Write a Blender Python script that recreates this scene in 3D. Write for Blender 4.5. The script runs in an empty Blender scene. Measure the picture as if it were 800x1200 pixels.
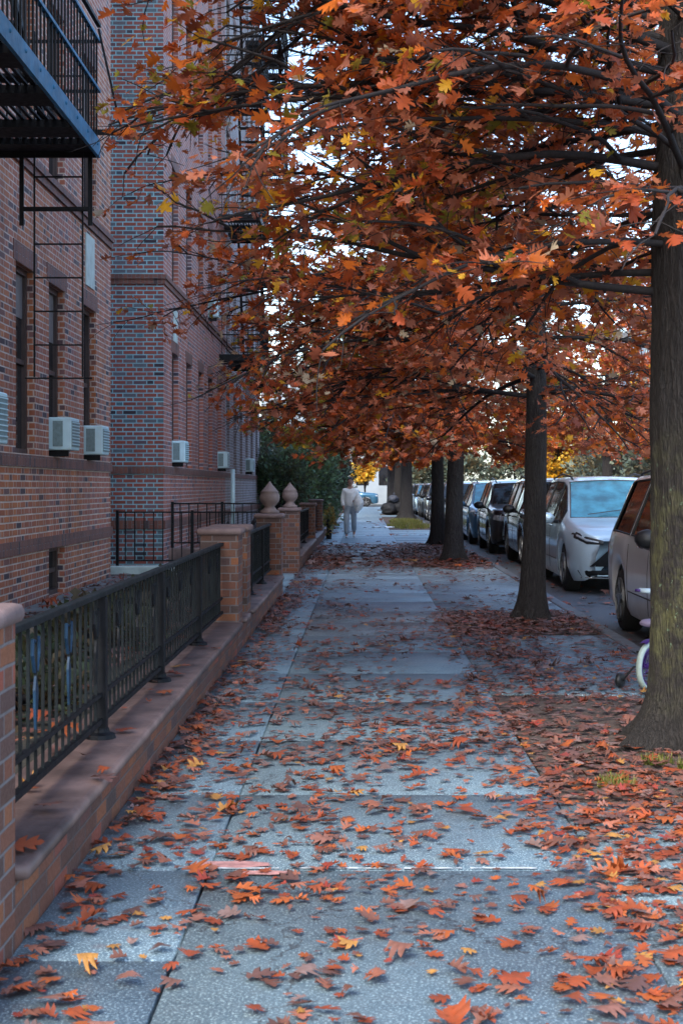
import bpy, math, random
import numpy as np
from mathutils import Vector, noise
from mathutils.bvhtree import BVHTree
R = math.radians
random.seed(7)
C = bpy.context.scene.collection
scene = bpy.context.scene
ORG = {}

# ---------------------------------------------------------------- objects
def tag(o, label=None, cat=None, group=None, kind=None):
    if label: o['label'] = label
    if cat: o['category'] = cat
    if group: o['group'] = group
    if kind: o['kind'] = kind
    return o

def empty(name, loc=(0, 0, 0), label=None, cat=None, group=None):
    o = bpy.data.objects.new(name, None)
    o.empty_display_size = 0.2
    C.objects.link(o)
    o.location = loc
    ORG[o] = Vector(loc)
    return tag(o, label, cat, group)

def link(name, me, mat, parent=None, smooth=False):
    o = bpy.data.objects.new(name, me)
    C.objects.link(o)
    if mat is not None:
        for m in (mat if isinstance(mat, (list, tuple)) else [mat]):
            me.materials.append(m)
    if parent is not None:
        o.parent = parent
        ORG[o] = ORG.get(parent, Vector())
    if smooth:
        me.polygons.foreach_set('use_smooth', [True] * len(me.polygons))
    return o

def children(o):
    return [c for c in bpy.data.objects if c.parent == o]

def copy_tree(o, parent=None):
    c = o.copy()
    C.objects.link(c)
    if parent is not None:
        c.parent = parent
    for ch in children(o):
        copy_tree(ch, c)
    return c

class MB:
    """collects geometry in world coordinates; build() links ONE mesh"""
    def __init__(s):
        s.v = []; s.f = []; s.mi = []
        s.cm = 0
    def add(s, vs, fs):
        n = len(s.v)
        s.v += [tuple(p) for p in vs]
        s.f += [tuple(i + n for i in f) for f in fs]
        s.mi += [s.cm] * len(fs)
        return s
    def box(s, x0, x1, y0, y1, z0, z1, bev=0.0):
        if bev <= 0:
            v = [(x0,y0,z0),(x1,y0,z0),(x1,y1,z0),(x0,y1,z0),(x0,y0,z1),(x1,y0,z1),(x1,y1,z1),(x0,y1,z1)]
            f = [(3,2,1,0),(4,5,6,7),(0,1,5,4),(1,2,6,5),(2,3,7,6),(3,0,4,7)]
            return s.add(v, f)
        # rounded plan + chamfered top and bottom
        b = bev
        rings = []
        for z, k in ((z0, b), (z0 + b*.3, b*.3), (z0 + b, 0), (z1 - b, 0), (z1 - b*.3, b*.3), (z1, b)):
            a0, a1, c0, c1 = x0 + k, x1 - k, y0 + k, y1 - k
            e = b * .6
            rings.append([(a0+e,c0,z),(a1-e,c0,z),(a1,c0+e,z),(a1,c1-e,z),(a1-e,c1,z),(a0+e,c1,z),(a0,c1-e,z),(a0,c0+e,z)])
        v = [p for r in rings for p in r]
        f = [tuple(range(7, -1, -1)), tuple(range(40, 48))]
        for k in range(5):
            for i in range(8):
                j = (i + 1) % 8
                f.append((k*8+i, k*8+j, k*8+8+j, k*8+8+i))
        return s.add(v, f)
    def tube(s, pts, rad, n=8, cap=True):
        pts = [Vector(p) for p in pts]
        if not hasattr(rad, '__len__'): rad = [rad] * len(pts)
        v = []; f = []
        up = None
        for i, p in enumerate(pts):
            d = (pts[min(i+1, len(pts)-1)] - pts[max(i-1, 0)])
            d = d.normalized() if d.length > 1e-9 else Vector((0, 0, 1))
            if up is None:
                up = Vector((0, 0, 1)) if abs(d.z) < .9 else Vector((1, 0, 0))
            a = d.cross(up)
            a = a.normalized() if a.length > 1e-6 else d.orthogonal().normalized()
            b = a.cross(d).normalized()
            up = b
            for k in range(n):
                t = 2 * math.pi * (k + .5) / n
                v.append(p + (a * math.cos(t) + b * math.sin(t)) * rad[i])
        for i in range(len(pts) - 1):
            for k in range(n):
                j = (k + 1) % n
                f.append((i*n+k, i*n+j, i*n+n+j, i*n+n+k))
        if cap:
            f.append(tuple(range(n - 1, -1, -1)))
            f.append(tuple(range((len(pts)-1)*n, len(pts)*n)))
        return s.add(v, f)
    def bar(s, p, q, w, h=None):
        return s.tube([p, q], (w if h is None else max(w, h)) * .7071, 4)
    def lathe(s, prof, c, n=24, axis='z', cap=True):
        v = []; f = []
        c = Vector(c)
        for r, z in prof:
            for k in range(n):
                t = 2 * math.pi * k / n
                a, b = r * math.cos(t), r * math.sin(t)
                v.append(c + (Vector((a, b, z)) if axis == 'z' else Vector((z, a, b)) if axis == 'x' else Vector((b, z, a))))
        m = len(prof)
        for i in range(m - 1):
            for k in range(n):
                j = (k + 1) % n
                f.append((i*n+k, i*n+j, i*n+n+j, i*n+n+k))
        if cap:
            f.append(tuple(range(n - 1, -1, -1)))
            f.append(tuple(range((m-1)*n, m*n)))
        return s.add(v, f)
    def xf(s, M):
        s.v = [tuple(M @ Vector(p)) for p in s.v]
        return s
    def build(s, name, mat, parent=None, smooth=False, uv=True, swap=False):
        o = ORG.get(parent, Vector()) if parent is not None else Vector()
        me = bpy.data.meshes.new(name)
        me.from_pydata([(p[0]-o.x, p[1]-o.y, p[2]-o.z) for p in s.v], [], s.f)
        me.update()
        if uv and s.f:
            ul = me.uv_layers.new(name='UVMap')
            buf = np.zeros((len(me.loops), 2), np.float32)
            for p in me.polygons:
                nx, ny, nz = (abs(t) for t in p.normal)
                for li in p.loop_indices:
                    w = s.v[me.loops[li].vertex_index]
                    if nx >= ny and nx >= nz: q = (w[1], w[2])
                    elif ny >= nz: q = (w[0] + .05, w[2])
                    else: q = (w[1], w[0])
                    buf[li] = (q[1], q[0]) if swap else q
            ul.data.foreach_set('uv', buf.ravel())
        ob = link(name, me, mat, parent, smooth)
        if len(set(s.mi)) > 1:
            me.polygons.foreach_set('material_index', s.mi)
        return ob

def np_mesh(name, V, T, mat, parent=None, col=None, smooth=False):
    """triangle mesh from numpy arrays (+ point colours)"""
    o = ORG.get(parent, Vector()) if parent is not None else Vector()
    V = np.asarray(V, np.float32) - np.array(o, np.float32)
    T = np.asarray(T, np.int32)
    me = bpy.data.meshes.new(name)
    me.vertices.add(len(V)); me.vertices.foreach_set('co', V.ravel())
    me.loops.add(T.size); me.loops.foreach_set('vertex_index', T.ravel())
    me.polygons.add(len(T))
    me.polygons.foreach_set('loop_start', np.arange(0, T.size, T.shape[1], dtype=np.int32))
    if smooth: me.polygons.foreach_set('use_smooth', np.ones(len(T), bool))
    me.update(calc_edges=True)
    if col is not None:
        a = me.attributes.new('tint', 'FLOAT_COLOR', 'POINT')
        c4 = np.ones((len(V), 4), np.float32); c4[:, :3] = col
        a.data.foreach_set('color', c4.ravel())
    return link(name, me, mat, parent)

# ---------------------------------------------------------------- materials
class NT:
    def __init__(s, name):
        s.m = bpy.data.materials.new(name); s.m.use_nodes = True
        s.t = s.m.node_tree; s.t.nodes.clear()
        s.out = s.t.nodes.new('ShaderNodeOutputMaterial')
    def set(s, sock, v):
        if isinstance(v, bpy.types.NodeSocket): s.t.links.new(v, sock)
        elif isinstance(v, (tuple, list)) and sock.type == 'RGBA' and len(v) == 3: sock.default_value = (*v, 1)
        else: sock.default_value = v
    def node(s, ty, ins=None, **props):
        n = s.t.nodes.new(ty)
        for k, v in props.items(): setattr(n, k, v)
        for k, v in (ins or {}).items(): s.set(n.inputs[k], v)
        return n
    def math(s, op, a, b=0.0, c=0.0, clamp=False):
        return s.node('ShaderNodeMath', {0: a, 1: b, 2: c}, operation=op, use_clamp=clamp).outputs[0]
    def mix(s, fac, a, b, mode='MIX'):
        n = s.node('ShaderNodeMix', None, data_type='RGBA', blend_type=mode)
        s.set(n.inputs[0], fac); s.set(n.inputs[6], a); s.set(n.inputs[7], b)
        return n.outputs[2]
    def noise(s, vec, scale, detail=4, rough=.55, out=0):
        return s.node('ShaderNodeTexNoise', {'Vector': vec, 'Scale': scale, 'Detail': detail, 'Roughness': rough}).outputs[out]
    def remap(s, v, a, b, c=0.0, d=1.0):
        return s.node('ShaderNodeMapRange', {0: v, 1: a, 2: b, 3: c, 4: d}).outputs[0]
    def ramp(s, v, stops, interp='LINEAR'):
        n = s.node('ShaderNodeValToRGB', {0: v})
        cr = n.color_ramp; cr.interpolation = interp
        while len(cr.elements) < len(stops): cr.elements.new(.5)
        for e, (p, c) in zip(cr.elements, stops):
            e.position = p; e.color = (*c, 1)
        return n.outputs[0]
    def obj(s):
        return s.node('ShaderNodeTexCoord').outputs['Object']
    def geo(s):
        return s.node('ShaderNodeNewGeometry').outputs['Position']
    def scale(s, vec, sc):
        return s.node('ShaderNodeMapping', {'Vector': vec, 'Scale': sc}).outputs[0]
    def bump(s, h, strength=.5, dist=.01, normal=None):
        n = s.node('ShaderNodeBump', {'Height': h, 'Strength': strength, 'Distance': dist})
        if normal is not None: s.set(n.inputs['Normal'], normal)
        return n.outputs[0]
    def pbsdf(s, color, rough=.6, metal=0.0, normal=None, **kw):
        n = s.node('ShaderNodeBsdfPrincipled')
        s.set(n.inputs['Base Color'], color); s.set(n.inputs['Roughness'], rough); s.set(n.inputs['Metallic'], metal)
        if normal is not None: s.set(n.inputs['Normal'], normal)
        for k, v in kw.items(): s.set(n.inputs[k.replace('_', ' ')], v)
        return n.outputs[0]
    def done(s, sh):
        s.t.links.new(sh, s.out.inputs['Surface']); return s.m

def simple(name, col, rough=.6, metal=0.0, var=.15, sc=6.0, bump=0.0, **kw):
    n = NT(name); v = n.geo()
    nz = n.noise(v, sc, 5)
    c = n.mix(n.remap(nz, .3, .7), tuple(x * (1 - var) for x in col), tuple(min(1, x * (1 + var)) for x in col))
    nr = n.bump(n.noise(v, sc * 6, 4), bump, .01) if bump else None
    return n.done(n.pbsdf(c, n.remap(n.noise(v, sc * 2.3, 3), .3, .7, max(0.02, rough - .08), min(1, rough + .08)), metal, nr, **kw))

def brick_mat(name, palette, mortar, ch=.0677, per=.325, split=.665, joint=.0075, stain=.5, flemish=True, tone=(1, 1, 1), bright_noise=.25, alt=None):
    n = NT(name)
    uv = n.node('ShaderNodeTexCoord').outputs['UV']
    wob = n.noise(uv, 9, 2, .5, 1)
    uvw = n.node('ShaderNodeVectorMath', {0: uv, 1: n.node('ShaderNodeVectorMath', {0: wob, 1: (.006, .006, 0)}, operation='MULTIPLY').outputs[0]}, operation='ADD').outputs[0]
    sp = n.node('ShaderNodeSeparateXYZ', {0: uvw})
    u, v = sp.outputs[0], sp.outputs[1]
    rv = n.math('DIVIDE', v, ch); row = n.math('FLOOR', rv); fv = n.math('SUBTRACT', rv, row)
    par = n.math('MODULO', n.math('ABSOLUTE', row), 2.0)
    t = n.math('ADD', n.math('DIVIDE', u, per), n.math('MULTIPLY', par, .5 if flemish else .5))
    cell = n.math('FLOOR', t); f = n.math('SUBTRACT', t, cell)
    hd = n.math('GREATER_THAN', f, split)
    d = n.math('MINIMUM', f, n.math('SUBTRACT', 1.0, f))
    d = n.math('MINIMUM', d, n.math('ABSOLUTE', n.math('SUBTRACT', f, split)))
    d = n.math('MULTIPLY', d, per)
    dv = n.math('MULTIPLY', n.math('MINIMUM', fv, n.math('SUBTRACT', 1.0, fv)), ch)
    d = n.math('MINIMUM', d, dv)
    mask = n.remap(d, joint * .75, joint * 1.25)          # 1 on brick, 0 in mortar
    idv = n.node('ShaderNodeCombineXYZ', {0: n.math('ADD', n.math('MULTIPLY', cell, 2.0), hd), 1: row, 2: 0.0}).outputs[0]
    wn = n.node('ShaderNodeTexWhiteNoise', {0: idv}, noise_dimensions='3D')
    bc = n.ramp(wn.outputs[0], palette, 'LINEAR')
    if alt is not None:
        big = n.noise(n.geo(), .8, 3)
        bc = n.mix(n.remap(big, .42, .62), bc, n.ramp(wn.outputs[0], alt, 'LINEAR'))
    g = n.geo()
    fine = n.noise(g, 60, 4)
    bc = n.mix(n.remap(fine, .3, .7, 0, bright_noise), bc, tuple(.5 * x for x in palette[0][1]))
    mc = n.mix(n.remap(n.noise(g, 3.5, 4), .35, .65), mortar, tuple(.72 * x for x in mortar))
    c = n.mix(mask, mc, bc)
    # weathering: vertical streaks and blotches
    st = n.noise(n.scale(g, (2.2, 2.2, .28)), 1.6, 5)
    c = n.mix(n.remap(st, .45, .75, 0, stain), c, tuple(.45 * x for x in palette[0][1]))
    nr = n.bump(n.math('ADD', mask, n.math('MULTIPLY', fine, .3)), .6, .006)
    return n.done(n.pbsdf(c, n.remap(fine, .3, .7, .62, .86), 0, nr))

def leaf_mat(name, trans=.4, sat_noise=.25, rough=.5):
    n = NT(name)
    a = n.node('ShaderNodeAttribute', attribute_name='tint').outputs['Color']
    nz = n.noise(n.geo(), 38, 4)
    c = n.mix(n.remap(nz, .35, .7, 0, sat_noise), a, (.10, .05, .03))
    p = n.pbsdf(c, rough, 0, None, **{'Specular_IOR_Level': .35})
    tr = n.node('ShaderNodeBsdfTranslucent', {'Color': n.mix(.3, c, (.6, .22, .05), 'MIX')}).outputs[0]
    mx = n.node('ShaderNodeMixShader', {0: trans, 1: p, 2: tr}).outputs[0]
    return n.done(mx)

def bark_mat(name, base=(.018, .016, .016), hi=(.055, .05, .048), moss=0.0):
    n = NT(name); g = n.geo()
    s1 = n.scale(g, (1, 1, .16))
    v = n.node('ShaderNodeTexVoronoi', {'Vector': n.node('ShaderNodeVectorMath', {0: s1, 1: n.node('ShaderNodeVectorMath', {0: n.noise(g, 6, 3, .5, 1), 1: (.08, .08, .03)}, operation='MULTIPLY').outputs[0]}, operation='ADD').outputs[0], 'Scale': 38}, feature='DISTANCE_TO_EDGE').outputs[0]
    nz = n.noise(s1, 30, 6, .65)
    rid = n.math('ABSOLUTE', n.math('SUBTRACT', n.noise(n.scale(g, (1, 1, .13)), 34, 3, .6), .5))
    h = n.math('ADD', n.math('ADD', n.math('MULTIPLY', n.remap(v, 0, .25), .25), n.math('MULTIPLY', nz, .7)), n.math('MULTIPLY', rid, 3.0))
    c = n.mix(n.remap(h, .4, 1.4), base, hi)
    if moss:
        zz = n.node('ShaderNodeSeparateXYZ', {0: g}).outputs[2]
        band = n.math('MULTIPLY', n.remap(zz, .15, .6), n.remap(zz, 1.9, 1.25))
        m = n.math('MULTIPLY', n.remap(n.noise(g, 7, 6, .7), .42, .66), band)
        c = n.mix(n.math('MULTIPLY', m, moss), c, n.mix(n.noise(g, 60, 2), (.055, .068, .020), (.13, .12, .045)))
        l = n.math('GREATER_THAN', n.noise(g, 26, 3, .6), .68)
        c = n.mix(n.math('MULTIPLY', n.math('MULTIPLY', l, band), .55), c, (.16, .26, .17))
    return n.done(n.pbsdf(c, .92, 0, n.bump(h, 1.0, .03)))

M = {}
# facades: dull red-brown mixed brick with the odd glazed header
pal1 = [(0, (.27, .08, .036)), (.35, (.38, .12, .044)), (.6, (.46, .16, .055)), (.8, (.33, .108, .055)), (.9, (.13, .07, .07)), (.94, (.035, .032, .042)), (1, (.03, .03, .04))]
pal1b = [(0, (.29, .088, .056)), (.4, (.39, .12, .07)), (.7, (.34, .115, .085)), (.9, (.15, .10, .12)), (.95, (.05, .05, .07)), (1, (.04, .04, .06))]
pal2 = [(0, (.22, .06, .045)), (.35, (.31, .08, .055)), (.6, (.24, .085, .08)), (.74, (.07, .16, .20)), (.85, (.28, .08, .055)), (.95, (.05, .07, .10)), (.97, (.02, .022, .035)), (1, (.02, .022, .035))]
pal3 = [(0, (.22, .17, .16)), (.5, (.30, .24, .23)), (.85, (.24, .19, .20)), (1, (.10, .09, .10))]
M['brick1'] = brick_mat('facade_brick', pal1, (.56, .45, .38), joint=.0075, alt=pal1b)
M['brick2'] = brick_mat('facade_brick_sky_tint', pal2, (.26, .50, .57), joint=.0086, stain=.25)  # end wall: blue sky light painted into the mortar colour
M['brick2b'] = brick_mat('facade_brick_dusky', pal1b, (.48, .42, .42), joint=.0075)
M['brick3'] = brick_mat('facade_brick_pale', pal3, (.45, .46, .50), joint=.010)
palw = [(0, (.10, .045, .03)), (.22, (.20, .066, .032)), (.42, (.28, .098, .038)), (.58, (.075, .048, .042)), (.74, (.21, .072, .036)), (.9, (.055, .042, .042)), (1, (.32, .075, .038))]
M['brickw'] = brick_mat('wall_brick', palw, (.12, .092, .082), ch=.072, per=.235, split=.985, joint=.005, stain=.3)
M['brickp'] = brick_mat('pier_brick', palw, (.19, .165, .16), ch=.072, per=.325, split=.665, joint=.0055, stain=.25)
pald = [(0, (.14, .056, .044)), (.5, (.21, .082, .056)), (.85, (.16, .072, .062)), (1, (.05, .04, .045))]
M['soldier'] = brick_mat('soldier_course', pald, (.17, .13, .12), ch=.0677, per=.6, split=.35, joint=.006, stain=.3)
M['brownstone'] = simple('coping_stone', (.125, .082, .072), .55, 0, .6, 3.2, .4)
M['brownstone2'] = simple('pier_cap_stone', (.185, .125, .115), .75, 0, .25, 8, .4)
M['finial'] = simple('finial_stone', (.21, .155, .14), .8, 0, .2, 9, .35)
M['iron'] = simple('black_iron', (.005, .006, .008), .6, .0, .4, 9, .1, Specular_IOR_Level=.22)
M['irongreen'] = simple('weathered_iron', (.007, .0105, .012), .62, 0, .5, 5, .15, Specular_IOR_Level=.22)
M['ironblue'] = simple('blue_edge_iron', (.015, .13, .25), .6, 0, .35, 7, .15)  # blue tone of the outer edge channel and side rails
M['ironsheen'] = simple('iron_painted_glint', (.012, .04, .08), .55, 0, .4, 9, .1, Specular_IOR_Level=.25)  # blue highlight on the iron put into its base colour
M['frame'] = simple('window_frame_brown', (.055, .036, .032), .5, 0, .25, 9)
M['frame2'] = simple('window_frame_grey', (.10, .09, .09), .5, 0, .25, 9)
M['blind'] = simple('window_blind', (.16, .15, .145), .5, 0, .25, 3)
M['pane'] = simple('dark_pane', (.012, .014, .018), .06, 0, .4, 1.3)
M['stone_pale'] = simple('pale_stone_panel', (.42, .50, .47), .7, 0, .18, 6, .2)
M['acwhite'] = simple('ac_white', (.50, .70, .75), .45, 0, .10, 6)
M['acgrille'] = simple('ac_grille', (.17, .25, .26), .55, 0, .2, 30)
M['bark'] = bark_mat('bark', moss=0)
M['barkmoss'] = bark_mat('bark_mossy', (.010, .008, .007), (.036, .030, .026), moss=.85)
M['branch'] = simple('branch_bark', (.012, .010, .011), .85, 0, .35, 20, .3)
M['leaf'] = leaf_mat('oak_leaf', .5, .18)
M['litter'] = leaf_mat('fallen_leaf', .12, .45, .55)
M['yew'] = leaf_mat('evergreen_leaf', .2, .1, .5)
M['tyre'] = simple('tyre_rubber', (.014, .014, .015), .75, 0, .2, 20)
M['rim'] = simple('alloy_rim', (.28, .29, .30), .35, .8, .1, 9)
M['blackplastic'] = simple('black_plastic', (.016, .017, .018), .45, 0, .2, 12)
M['chrome'] = simple('chrome', (.6, .62, .64), .15, 1.0, .05, 9)
M['lens'] = simple('lamp_lens', (.50, .55, .58), .08, .3, .3, 14)
M['carglass'] = simple('car_glass', (.010, .015, .018), .06, 0, .3, 2, 0, Specular_IOR_Level=.35)
def paint(name, col, metal=.35, rough=.28):
    n = NT(name); g = n.geo()
    fl = n.noise(g, 900, 1)
    dirt = n.noise(g, 2.4, 5)
    zz = n.node('ShaderNodeSeparateXYZ', {0: g}).outputs[2]
    c = n.mix(n.remap(fl, .4, .6, 0, .12), col, tuple(min(1, x * 1.5) for x in col))
    dm = n.math('MULTIPLY', n.remap(zz, .75, .0), n.remap(dirt, .3, .7))
    c = n.mix(n.math('MULTIPLY', dm, .45), c, (.11, .10, .09))
    return n.done(n.pbsdf(c, n.math('ADD', n.math('MULTIPLY', dm, .4), rough), metal, None, Coat_Weight=.8, Coat_Roughness=.06))
M['windscreen'] = simple('windscreen_painted_sky', (.04, .20, .26), .05, 0, .55, 3.5, 0, IOR=2.0)  # sky reflection painted in as a teal base colour
M['silver'] = paint('silver_paint', (.50, .63, .69), .3)
M['white'] = paint('white_paint', (.74, .76, .80), 0.0, .35)
M['black'] = paint('black_paint', (.014, .016, .02), .1, .22)
M['dark'] = paint('charcoal_paint', (.022, .026, .031), .2)
M['bluecar'] = paint('blue_paint', (.03, .12, .2), .3)
M['greycar'] = paint('grey_paint', (.10, .11, .13), .4)

# ---------------------------------------------------------------- ground
def concrete(name):
    n = NT(name); g = n.geo()
    a = n.node('ShaderNodeAttribute', attribute_name='tint').outputs['Color']
    n1 = n.noise(g, 1.3, 6, .6); n2 = n.noise(g, 14, 5, .6); sp = n.noise(g, 110, 2, .6)
    c = n.mix(n.remap(n1, .38, .62, 0, .8), a, n.mix(.6, a, (.045, .06, .08)))
    c = n.mix(n.remap(n2, .35, .7, 0, .35), c, (.19, .25, .28))
    c = n.mix(n.remap(sp, .54, .66, 0, .8), c, (.42, .56, .60))
    c = n.mix(n.remap(sp, .40, .30, 0, .6), c, (.05, .055, .06))
    # leaf-stain blotches left by wet leaves
    vs = n.node('ShaderNodeTexVoronoi', {'Vector': g, 'Scale': 5.5}).outputs['Distance']
    c = n.mix(n.math('MULTIPLY', n.remap(vs, .22, .10), n.remap(n.noise(g, 2.1, 3), .45, .7, 0, .45)), c, (.10, .06, .06))
    # trodden chewing gum
    gv = n.node('ShaderNodeTexVoronoi', {'Vector': n.scale(g, (1, 1, 0)), 'Scale': 2.6, 'Randomness': 1.0})
    gm = n.math('MULTIPLY', n.math('LESS_THAN', gv.outputs['Distance'], .055), n.math('GREATER_THAN', n.node('ShaderNodeSeparateColor', {0: gv.outputs['Color']}).outputs[0], .45))
    c = n.mix(n.math('MULTIPLY', gm, .7), c, (.035, .04, .045))
    # hairline cracks
    ve = n.node('ShaderNodeTexVoronoi', {'Vector': n.node('ShaderNodeVectorMath', {0: g, 1: n.noise(g, 2.5, 5, .6, 1)}, operation='ADD').outputs[0], 'Scale': .55}, feature='DISTANCE_TO_EDGE').outputs[0]
    c = n.mix(n.remap(ve, .006, .002, 0, .7), c, (.03, .03, .035))
    wet = n.remap(n1, .4, .65, .62, .40)
    nr = n.bump(n.math('ADD', n2, n.math('MULTIPLY', sp, .7)), .35, .004)
    return n.done(n.pbsdf(c, wet, 0, nr))
M['concrete'] = concrete('pavement_concrete')
def soil(name, a=(.055, .038, .03), b=(.11, .08, .065)):
    n = NT(name); g = n.geo()
    nz = n.noise(g, 22, 8, .7)
    c = n.mix(n.remap(nz, .35, .65), a, b)
    return n.done(n.pbsdf(c, .95, 0, n.bump(nz, .8, .02)))
M['soil'] = soil('soil')
M['yardsoil'] = soil('yard_soil', (.03, .028, .02), (.08, .07, .05))
def asphalt(name):
    n = NT(name); g = n.geo()
    sp = n.noise(g, 120, 3); big = n.noise(g, .5, 5)
    c = n.mix(n.remap(sp, .35, .65), (.035, .04, .045), (.09, .095, .105))
    c = n.mix(n.remap(big, .4, .65, 0, .5), c, (.10, .115, .13))
    return n.done(n.pbsdf(c, .62, 0, n.bump(sp, .4, .006)))
M['asphalt'] = asphalt('asphalt')

MB().box(-400, 400, -60, 900, -.60, -.16).build('ground', soil('earth', (.05, .05, .045), (.09, .09, .08)))
b = MB()
def sheet(x0, x1, y0, y1, z, nx=1, ny=1, amp=0, seed=0):
    v = []; f = []
    for j in range(ny + 1):
        for i in range(nx + 1):
            x = x0 + (x1 - x0) * i / nx; y = y0 + (y1 - y0) * j / ny
            v.append((x, y, z + amp * noise.noise(Vector((x * 2.3, y * 2.3, seed)))))
    for j in range(ny):
        for i in range(nx):
            k = j * (nx + 1) + i
            f.append((k, k + 1, k + nx + 2, k + nx + 1))
    return v, f
tag(bpy.data.objects['ground'], kind='structure')
road = MB().add(*sheet(2.58, 12.0, -8, 400, -.10)); road.build('road', M['asphalt'])['kind'] = 'structure'
MB().box(-400, 400, 108, 118, -.2, -.096).build('cross_street', M['asphalt'])['kind'] = 'structure'
# pavement slabs: tint per slab; z-lines of the joints
CX = .92
TINT = {}
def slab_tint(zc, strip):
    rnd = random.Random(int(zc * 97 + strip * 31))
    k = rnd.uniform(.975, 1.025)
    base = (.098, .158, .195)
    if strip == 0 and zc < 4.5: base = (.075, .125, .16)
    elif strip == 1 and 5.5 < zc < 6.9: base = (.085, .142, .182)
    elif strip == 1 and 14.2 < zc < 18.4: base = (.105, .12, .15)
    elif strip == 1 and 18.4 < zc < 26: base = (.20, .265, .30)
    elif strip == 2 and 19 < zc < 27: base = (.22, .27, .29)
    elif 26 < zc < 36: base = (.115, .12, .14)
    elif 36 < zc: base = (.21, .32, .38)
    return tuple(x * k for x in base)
joints = [1.4, 2.9, 4.5, 5.56, 6.92, 8.4, 9.9, 11.4, 12.9, 14.3, 15.7, 17.1, 18.5, 20.0, 21.5, 23, 24.4, 26, 27.5, 29, 30.5, 32, 33.5, 35]
while joints[-1] < 104: joints.append(joints[-1] + 1.5)
pits = [(6.75, 10.3), (14.35, 16.9), (26.4, 37.0), (49, 70.5), (74, 79), (88, 92)]
def in_pit(y): return any(a <= y <= b2 for a, b2 in pits)
sv = []; sf = []; sc_ = []
def slab(x0, x1, y0, y1, tint, dz=0.0):
    x0 += .005 if x0 < 0 else .002; x1 -= .005 if x1 < 0 else .002; y0 += .002; y1 -= .002
    n0 = len(sv); e = .004
    tz = [dz + random.uniform(-.001, .001) for _ in range(4)]
    P = [(x0, y0), (x1, y0), (x1, y1), (x0, y1)]
    I = [(x0+e, y0+e), (x1-e, y0+e), (x1-e, y1-e), (x0+e, y1-e)]
    for (x, y) in P: sv.append((x, y, -.09))
    for (x, y), t in zip(P, tz): sv.append((x, y, t - .005))
    for (x, y), t in zip(I, tz): sv.append((x, y, t))
    for _ in range(12): sc_.append(tint)
    for i in range(4):
        j = (i + 1) % 4
        sf.append((n0+i, n0+j, n0+4+j, n0+4+i)); sf.append((n0+4+i, n0+4+j, n0+8+j, n0+8+i))
    sf.append((n0+8, n0+9, n0+10, n0+11))
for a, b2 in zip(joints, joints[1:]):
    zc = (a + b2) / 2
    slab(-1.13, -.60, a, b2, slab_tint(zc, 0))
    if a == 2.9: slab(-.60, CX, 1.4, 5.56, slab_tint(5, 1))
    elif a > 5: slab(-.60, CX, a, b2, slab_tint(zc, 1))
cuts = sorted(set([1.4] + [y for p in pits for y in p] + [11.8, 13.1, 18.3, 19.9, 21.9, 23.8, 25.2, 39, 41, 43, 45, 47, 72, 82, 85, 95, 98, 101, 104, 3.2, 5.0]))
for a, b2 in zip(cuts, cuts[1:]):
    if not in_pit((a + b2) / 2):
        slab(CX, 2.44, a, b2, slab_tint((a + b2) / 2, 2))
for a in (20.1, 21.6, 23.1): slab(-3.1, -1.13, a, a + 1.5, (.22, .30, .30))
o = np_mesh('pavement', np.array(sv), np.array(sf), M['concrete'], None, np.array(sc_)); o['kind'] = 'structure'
MB().box(-1.3, 2.45, 1, 105, -.16, -.035).build('pavement_bed', M['soil'])['kind'] = 'structure'
m = MB()
for i, (a, b2) in enumerate(pits):
    m.add(*sheet(CX + .01, 2.44, a + .01, b2 - .01, -.008, 14, max(4, int((b2 - a) * 7)), .035, i))
m.build('bare_soil', M['soil'], None, True)['kind'] = 'structure'
m = MB()
y = 1.0
while y < 104:
    m.box(2.45, 2.60, y + .004, y + 2.996, -.2, .004, .02); y += 3.0
m.build('kerb', simple('kerb_stone', (.13, .15, .17), .75, 0, .2, 6, .3))['kind'] = 'structure'
MB().box(12.0, 12.15, -8, 400, -.2, .0, .02).build('far_kerb', simple('kerb_stone_far', (.22, .24, .25)))['kind'] = 'structure'
MB().box(12.15, 60, -8, 400, -.2, .004).build('far_pavement', simple('far_concrete', (.2, .22, .24), .8, 0, .2, 2))['kind'] = 'structure'
MB().box(-6, -1.44, 0, 19.9, -.15, .27).build('front_yard', M['yardsoil'])['kind'] = 'structure'
MB().box(-6, -1.44, 24.7, 108, -.15, .25).build('far_yard', M['yardsoil'])['kind'] = 'structure'
MB().box(-3.38, -2.75, 2, 19.2, .2, .285).build('yard_path', simple('yard_concrete', (.12, .14, .14), .7, 0, .2, 5, .2))['kind'] = 'structure'
# sprayed survey marks
mk = MB()
v = []; f = []
for i in range(41):
    x = -.62 + 1.3 * i / 40
    w = .010 * (1 if (i * 7) % 11 > 1 else .2)
    v += [(x, 5.57 - w + .01 * noise.noise(Vector((x * 3, 1, 2))), .006), (x, 5.57 + w + .01 * noise.noise(Vector((x * 3, 1, 2))), .006)]
for i in range(40):
    if i in (9, 10, 14, 22, 23, 31): continue
    f.append((2*i, 2*i+2, 2*i+3, 2*i+1))
mk.add(v, f)
mk.build('pavement_marking', simple('spray_white', (.48, .53, .55), .8, 0, .4, 30), None, False)['kind'] = 'structure'
mk = MB()
for (cx, cy, rx, ry) in ((-.52, 5.62, .16, .05), (-.38, 5.50, .12, .03)):
    pts = [(cx + rx * math.cos(t) * (1 + .25 * noise.noise(Vector((t, cx, 3)))), cy + ry * math.sin(t) * (1 + .4 * noise.noise(Vector((t * 2, cy, 9)))), .007) for t in np.linspace(0, 2 * math.pi, 24)[:-1]]
    mk.add(pts, [tuple(range(23))])
mk.build('pavement_marking', simple('spray_pink', (.40, .20, .185), .8, 0, .35, 25))['kind'] = 'structure'

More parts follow.
